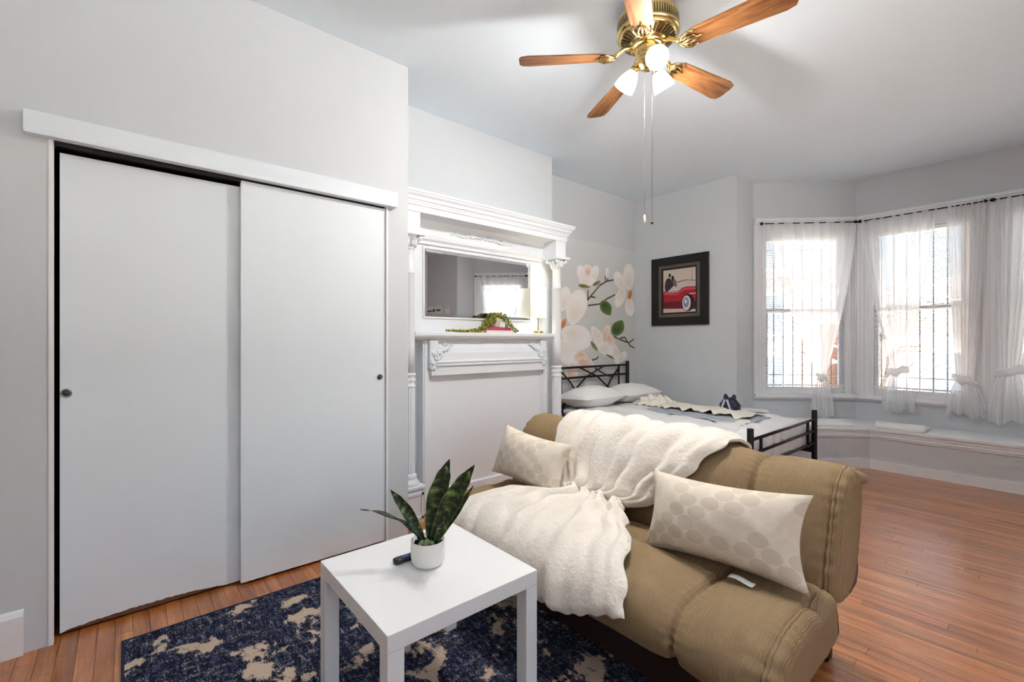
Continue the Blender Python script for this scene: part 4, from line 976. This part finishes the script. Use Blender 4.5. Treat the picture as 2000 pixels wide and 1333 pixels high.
def blk(u, v):
    send = pl([(0, S_[20]), (.35, S_[21]), (.7, S_[20]), (1, S_[19]-.01)], u); s0 = pl([(0, .06), (.5, 0), (1, .04)], u)
    s = lerp(s0, send, v)
    p, n = path_at(s); xl, xr = pl(XLk, s), pl(XRk, s); uu = u+.012*math.sin(u*17+pb[0])
    x = lerp(xl, xr, u)
    gather = math.exp(-((s-S_[13])/.20)**2)
    w_ = .5+.5*gather
    fold = math.sin(u*27+pb[1])+.7*math.sin(u*43+pb[2]+s*1.5)+.5*math.sin(u*64+pb[3]-s*2)
    fold2 = math.sin(u*19+s*7+pb[4])*math.sin(s*13+pb[5])
    near = sst(S_[2], S_[6], s)
    amp = (.016+.014*gather)*(.35+.65*near)
    edge = min(1, min(u, 1-u)/.05, v/.02+.3, (1-v)/.02+.3)
    lift = .016*edge+amp*(fold+1.6)*.5*(.4+.6*edge)+.006*(fold2+1)
    lift += .012*gather
    x += .006*math.sin(s*23+u*9+pb[6])*(1-gather)+.004*math.sin(s*61+pb[7])*(1 if u < .02 or u > .98 else 0)
    q = p+n*lift+V((x, 0, 0))
    if v > .985: q.z += .004*math.sin(u*90)
    return q
g = G(); g.grid(blk, 190, 190, uvs=(1, 1))
o = tag(obj('blanket', g, 'blanket', fix=False), 'cream plush blanket draped over the futon back and seat', 'blanket'); md = o.modifiers.new('t', 'SOLIDIFY'); md.thickness = .014; md.offset = 0
pillow('throw_pillow', (-.785, 1.662, .572), (.565, .012, .036), (0, .33, .94), .298, .152, .095, 'scallop', 'beige scallop-patterned lumbar pillow on the open right end of the futon', 'pillow', 'patterned pillows on the futon', .13, 6)
g = G(); 
pillow('throw_pillow', (-1.825, 1.672, .598), (.53, -.012, -.028), (0, .33, .94), .278, .143, .095, 'scallop', 'beige scallop-patterned pillow on the futon beside the white mantel', 'pillow', 'patterned pillows on the futon', .13, 7)
g = G(); g.grid(lambda u, v: V((lerp(-.70, -.62, u), 1.572-.03*v, .4465+.004*math.sin(u*5))), 6, 3); oo = tag(obj('care_tag', g, 'tag', fix=False), 'small white care tag sticking out under the right pillow', 'tag'); md = oo.modifiers.new('t', 'SOLIDIFY'); md.thickness = .001

# ------------------------------------------------------------------ side table, plant, remote, rug
RZ = .009
tag(obj('area_rug', G().bbox((-2.455, -.012, .0005), (-.25, 1.62, RZ), .003), 'rug'), 'navy distressed area rug with beige blotches under the side table', 'rug')
ro = bpy.data.objects['area_rug']
g = G()
for a, b in (((-2.457, -.014, .0008), (-2.447, 1.622, RZ+.0012)), ((-.258, -.014, .0008), (-.248, 1.622, RZ+.0012)), ((-2.447, -.014, .0008), (-.258, -.004, RZ+.0012)), ((-2.447, 1.612, .0008), (-.258, 1.622, RZ+.0012))): g.box(a, b)
obj('binding', g, 'rugedge', ro)
tx, ty = -1.418, .808
T = thing('side_table', (tx, ty, RZ), 'white square side table with a potted snake plant on it', 'table')
g = G(); g.bbox((tx-.275, ty-.275, .40), (tx+.275, ty+.275, .45), .0025); obj('table_top', g, 'lack', T)
for sx in (-1, 1):
    for sy in (-1, 1):
        a, b = tx+sx*.25, ty+sy*.25; g = G(); g.bbox((a-.0248, b-.0248, RZ), (a+.0248, b+.0248, .3995), .002); obj('leg', g, 'lack', T)
pc = V((-1.425, .818, .4505))
T = thing('potted_snake_plant', pc, 'small snake plant in a white ceramic pot on the side table', 'plant')
g = G(); g.lathe([(.040, 0), (.050, .003), (.057, .014), (.0595, .03), (.0605, .06), (.060, .086), (.0585, .0885), (.055, .087), (.054, .07), (.0001, .069)], pc, n=44); obj('pot', g, 'pot', T)
g = G(); r6 = random.Random(4)
g.lathe([(.0545, .070), (.03, .078), (.0001, .080)], pc, n=24)
for i in range(40): q = r6.uniform(0, 6.3); r = .05*math.sqrt(r6.random()); g.ball(pc+V((r*math.cos(q), r*math.sin(q), .078)), r6.uniform(.003, .006), 5)
obj('soil', g, 'soil', T)
F2 = V((-math.sin(YAW), math.cos(YAW), 0)); R2 = V((math.cos(YAW), math.sin(YAW), 0))
def leaf(base, mid, tip, w, face, nm='leaf', mat='leaf', wv=0):
    base, mid, tip, face = V(base), V(mid), V(tip), V(face)
    def C(t): return base*(1-t)**2+mid*2*t*(1-t)+tip*t*t
    def f(sg):
        def q(u, t):
            p = C(t); d = (C(min(1, t+.02))-C(max(0, t-.02))).normalized(); sd_ = d.cross(face).normalized(); nn = sd_.cross(d)
            wd = w*pl([(0, .45), (.25, .78), (.55, 1.0), (.8, .72), (.93, .32), (1, .02)], t); s = (u-.5)*2
            return p+sd_*(wd*s+wv*math.sin(t*20)*.3)+nn*(abs(s)**2*wd*.28+sg*.0012+wv*math.sin(t*17+s))
        return q
    g = G(); g.grid(f(1), 10, 26); g.grid(f(-1), 10, 26); return obj(nm, g, mat, T, fix=False)
P0 = pc+V((0, 0, .074))
leaf(P0+R2*.012+F2*.012, (-1.432, .842, .66), (-1.401, .892, .813), .037, -F2)
leaf(P0+R2*.022-F2*.006, (-1.375, .860, .66), (-1.301, .932, .806), .034, (-F2-R2*.25))
leaf(P0-R2*.016, (-1.475, .782, .622), (-1.53, .724, .705), .020, (-F2+R2*.3))
leaf(P0-R2*.025-F2*.01, (-1.465, .770, .618), (-1.58, .635, .643), .010, V((.1, 0, 1)), wv=.003)
leaf(P0+R2*.03+F2*.015, (-1.372, .885, .61), (-1.336, .953, .722), .012, -F2)
leaf(P0-R2*.022+F2*.004, (-1.462, .790, .565), (-1.478, .765, .585), .007, V((.2, -.3, 1)))
leaf(P0+R2*.03-F2*.02, (-1.385, .835, .57), (-1.378, .858, .61), .013, -F2)
leaf(P0-R2*.026-F2*.04+V((0, 0, .012)), P0-F2*.044+V((0, 0, .020)), P0+R2*.030-F2*.042+V((0, 0, .014)), .014, V((0, -.5, 1)), 'cut_leaf', 'leafpale', .002)
rc = V((-1.497, .745, .4505)); rd = V((.02, .998, 0)).normalized(); rs = V((rd.y, -rd.x, 0))
T = thing('remote_control', rc, 'black remote control lying beside the plant pot', 'remote')
g = G(); g.grid(lambda u, v: rc+rd*(lerp(-.022, .115, .5-.5*math.cos(PI*u)))+rs*(.0185*math.cos(2*PI*v)*(max(.001, 1-abs(2*u-1)**7))**.5)+V((0, 0, .0085+.0085*max(-1, min(1, 1.3*math.sin(2*PI*v)))*(max(.001, 1-abs(2*u-1)**9))**.5)), 26, 24, closev=True); obj('body', g, 'plastic', T)
M['purple'] = plain('blue_violet_button', (60, 70, 170), .5); M['greybtn'] = plain('grey_button', (74, 76, 84), .6)
g = G(); g.lathe([(.011, 0), (.0115, .0008), (.0105, .0016), (.0045, .0016), (.0040, .0006)], rc+rd*.022+V((0, 0, .0168)), n=20); obj('direction_pad', g, 'purple', T)
for i in range(3):
    for j in (-1, 0, 1): g = G(); g.lathe([(.0032, 0), (.0032, .0008), (.002, .0012)], rc+rd*(.002-.0075*i+.006)*1+rs*(j*.0095)+V((0, 0, .0166)), n=8); obj('button', g, 'greybtn', T)
# ------------------------------------------------------------------ ceiling fan with light kit
fc = V((-1.34, 2.055, H))
T = thing('ceiling_fan', fc, 'brass ceiling fan with five oak blades and lit glass shades', 'ceiling fan')
fc0 = fc.copy(); fc = fc0+V((0, 0, -.03))
g = G(); g.lathe([(.075, .03), (.078, -.02), (.11, -.022), (.140, -.03), (.152, -.045), (.154, -.06), (.154, -.115), (.158, -.118), (.158, -.128), (.150, -.134)], fc, n=48, cap=False); FM = obj('motor_housing', g, 'brass', T)
g = G(); g.lathe([(.1505, -.134), (.138, -.150), (.075, -.172), (.070, -.185), (.001, -.186)], fc, n=48); obj('vent_plate', g, 'brass', T)
g = G()
for k in range(36):
    q = 2*PI*k/36; e = V((math.cos(q), math.sin(q), 0)); t = V((-e.y, e.x, 0)); a = fc+e*.137+V((0, 0, -.1512)); b = fc+e*.092+V((0, 0, -.1672)); nn = V((0, 0, -.002))
    g.add([a-t*.0062+nn, a+t*.0062+nn, b+t*.004+nn, b-t*.004+nn], [(0, 1, 2, 3)])
obj('vent_slots', g, 'brassdark', T)
g = G()
for k in range(72):
    q = 2*PI*k/72; e = V((math.cos(q), math.sin(q), 0)); t = V((-e.y, e.x, 0)); a = fc+e*.1548
    g.add([a-t*.0035+V((0, 0, -.066)), a+t*.0005+V((0, 0, -.066)), a+t*.0035+V((0, 0, -.108)), a-t*.0005+V((0, 0, -.108))], [(0, 1, 2, 3)])
obj('side_vent_slots', g, 'brassdark', T)
fc = fc0
g = G(); g.lathe([(.085, -.210), (.088, -.214), (.088, -.222), (.080, -.228), (.05, -.230)], fc, n=36); obj('flywheel', g, 'brass', T)
g = G(); g.lathe([(.048, -.214), (.062, -.222), (.066, -.236), (.060, -.262), (.052, -.275), (.056, -.282), (.056, -.300), (.046, -.318), (.030, -.330), (.016, -.336), (.001, -.337)], fc, n=36); obj('switch_housing', g, 'brass', T)
ZB = -.262; R0, R1 = .215, .664
for k in range(5):
    ang = math.radians(9.3+72*k); pitch = math.radians(-13)
    def bl(x, y_, z): # local blade frame, pitched about its own axis
        return fc+V((x, y_*math.cos(pitch)-z*math.sin(pitch), ZB+y_*math.sin(pitch)+z*math.cos(pitch)))
    out = [(R0, -.040), (R0-.012, -.02), (R0+.006, 0), (R0-.012, .02), (R0, .040), (R0+.02, .052), (R1-.05, .069), (R1-.012, .060), (R1, .035), (R1, -.035), (R1-.012, -.060), (R1-.05, -.069), (R0+.02, -.052)]
    g = G(); n = len(out); g.add([bl(x, y_, .003) for x, y_ in out]+[bl(x, y_, -.003) for x, y_ in out], [tuple(range(n)), tuple(range(n, 2*n))[::-1]]+[(i, (i+1) % n, n+(i+1) % n, n+i) for i in range(n)])
    b = obj('blade', g, 'blade', T); b.rotation_euler.z = ang
    g = G()
    g.tube([fc+V((.075, 0, -.218)), fc+V((.115, 0, -.222)), fc+V((.15, 0, -.246)), bl(.185, 0, -.008)], [.013, .012, .011, .010], 8)
    for s in (-1, 1):
        g.tube([bl(.165, 0, -.006), bl(.185, s*.03, -.008), bl(.215, s*.046, -.008), bl(.245, s*.040, -.007)], [.008, .008, .007, .004], 6)
        g.tube([bl(.18, s*.01, -.008), bl(.205, s*.022, -.008), bl(.235, s*.016, -.008), bl(.25, s*.004, -.007)], [.007, .006, .006, .003], 6)
    g.tube([bl(.17, 0, -.008), bl(.27, 0, -.008)], [.009, .004], 6)
    obj('blade_bracket', g, 'brass', b)
for k, (qd, dn) in enumerate(((PI, .62), (PI/3, .95), (-PI/3, .95))):
    e = (F2*math.cos(qd)+R2*math.sin(qd)); ax = (e*math.cos(dn)-V((0, 0, 1))*math.sin(dn)).normalized(); hub = fc+V((0, 0, -.292))+e*.048
    g = G(); g.tube([hub-e*.01, hub+e*.008+V((0, 0, .004)), hub+ax*.028], [.010, .010, .013], 10); g.lathe([(.013, .018), (.024, .022), (.025, .040), (.022, .042)], hub, ax, 20); arm = obj('lamp_arm', g, 'brass', T)
    g = G(); g.lathe([(.022, .036), (.026, .045), (.036, .062), (.046, .085), (.052, .110), (.055, .135), (.0525, .135), (.0495, .110), (.0435, .086), (.033, .064), (.022, .048)], hub, ax, 32, cap=False); obj('glass_shade', g, 'shade', arm)
    g = G(); g.ball(hub+ax*.088, .024, 12); obj('bulb', g, 'bulb', arm)
    ld = bpy.data.lights.new('fan_bulb_light', 'POINT'); ld.energy = 7.2; ld.color = (1, .975, .95); ld.shadow_soft_size = .035
    lo = bpy.data.objects.new('fan_bulb_light', ld); COL.objects.link(lo); lo.parent = T; lo.location = hub+ax*.128-fc
for (dx, z1, kind) in ((-.022, 1.885, 0), (.016, 1.852, 1)):
    a = fc+R2*dx-F2*.02; g = G(); g.tube([a+V((0, 0, -.30)), V((a.x, a.y, z1))], .0008, 5)
    z = H-.31
    if kind == 0:
        while z > z1: g.ball((a.x, a.y, z), .0016, 5); z -= .009
    ch = obj('pull_chain', g, 'chrome' if kind == 0 else 'black', T)
    g = G()
    if kind == 0: g.lathe([(.003, .002), (.006, -.008), (.0075, -.024), (.006, -.036), (.002, -.040)], (a.x, a.y, z1), n=14)
    else: g.ball((a.x, a.y, z1-.006), .008, 10)
    obj('pull_knob', g, 'pot' if kind == 0 else 'brassdark', ch)

# ------------------------------------------------------------------ street outside the bay
g = G(); g.box((-60, 6.6, -3.9), (60, 80, -3.8)); tag(obj('street_ground', g, 'grass'), 'grey street outside the bay window', 'ground')
g = G(); g.box((2.95, -40, -3.9), (60, 6.599, -3.8)); tag(obj('added_bounce_ground', g, 'bounce_ground'), 'unseen pale ground added outside the right wall to bounce sunlight indoors', 'ground')  # added out of view; throws sunlight up through the added right-hand windows
def house(x0, x1, y0, y1, z1, mat, label, wins, gable=True):
    T = thing('house', ((x0+x1)/2, (y0+y1)/2, -3.8), label, 'house')
    g = G(); g.box((x0, y0, -3.8), (x1, y1, z1)); obj('facade', g, mat, T)
    g = G(); xm = (x0+x1)/2; h = (x1-x0)*.14 if gable else .25
    if gable: g.add([(x0-.3, y0-.3, z1), (x1+.3, y0-.3, z1), (x1+.3, y1, z1), (x0-.3, y1, z1), (xm, y0-.3, z1+h), (xm, y1, z1+h)], [(0, 1, 4), (1, 2, 5, 4), (2, 3, 5), (3, 0, 4, 5), (0, 3, 2, 1)])
    else: g.box((x0-.15, y0-.15, z1), (x1+.15, y1, z1+h))
    obj('roof', g, 'roof', T)
    for (wx, wz, ww, wh) in wins:
        g = G(); g.box((wx-ww/2-.1, y0-.06, wz-.1), (wx+ww/2+.1, y0+.02, wz+wh+.1)); fr = obj('window_frame', g, 'trim', T)
        g = G(); g.box((wx-ww/2, y0-.07, wz), (wx+ww/2, y0-.055, wz+wh)); obj('pane', g, 'paneo', fr)
house(-13, -5.3, 17, 25, 3.4, 'brick', 'orange brick house seen through the window nearest the picture', [(-6.3, -.8, .9, 1.5), (-8.2, -.8, .9, 1.5), (-6.3, 1.5, .9, 1.3)], False)
house(-4.6, 2.2, 19, 27, 2.4, 'siding', 'pale sided house seen through the middle bay window', [(-3.6, -.6, .9, 1.5), (-2.1, -.6, .9, 1.5), (-.5, -.6, .9, 1.5)], True)
house(3.4, 11, 18, 26, 3.0, 'siding', 'pale house outside, right of the middle house, behind the curtain', [(5, -.6, .9, 1.5), (7, -.6, .9, 1.5)], True)
T = thing('street_tree', (-2.6, 13.5, -3.8), 'bare street tree outside the middle bay window', 'tree')
g = G(); g.tube([(-2.6, 13.5, -3.8), (-2.62, 13.5, -1), (-2.5, 13.5, .6), (-2.55, 13.5, 2.2), (-2.7, 13.6, 4.0)], [.2, .17, .13, .08, .04], 8); obj('trunk', g, 'bark', T)
r7 = random.Random(8)
for i in range(12):
    z = r7.uniform(.2, 3.2); s = r7.choice((-1, 1)); L = r7.uniform(.8, 2.0); b = V((-2.53, 13.5, z))
    g = G(); p1 = b+V((s*L*.4, r7.uniform(-.3, .3), .25)); p2 = b+V((s*L, r7.uniform(-.5, .5), r7.uniform(.1, .7)))
    g.tube([b, p1, p2], [.055, .04, .015], 6)
    for j in range(3): q = p1.lerp(p2, r7.random()); g.tube([q, q+V((s*.25, .1, r7.uniform(-.1, .4)))], [.015, .006], 5)
    obj('branch', g, 'bark', T)
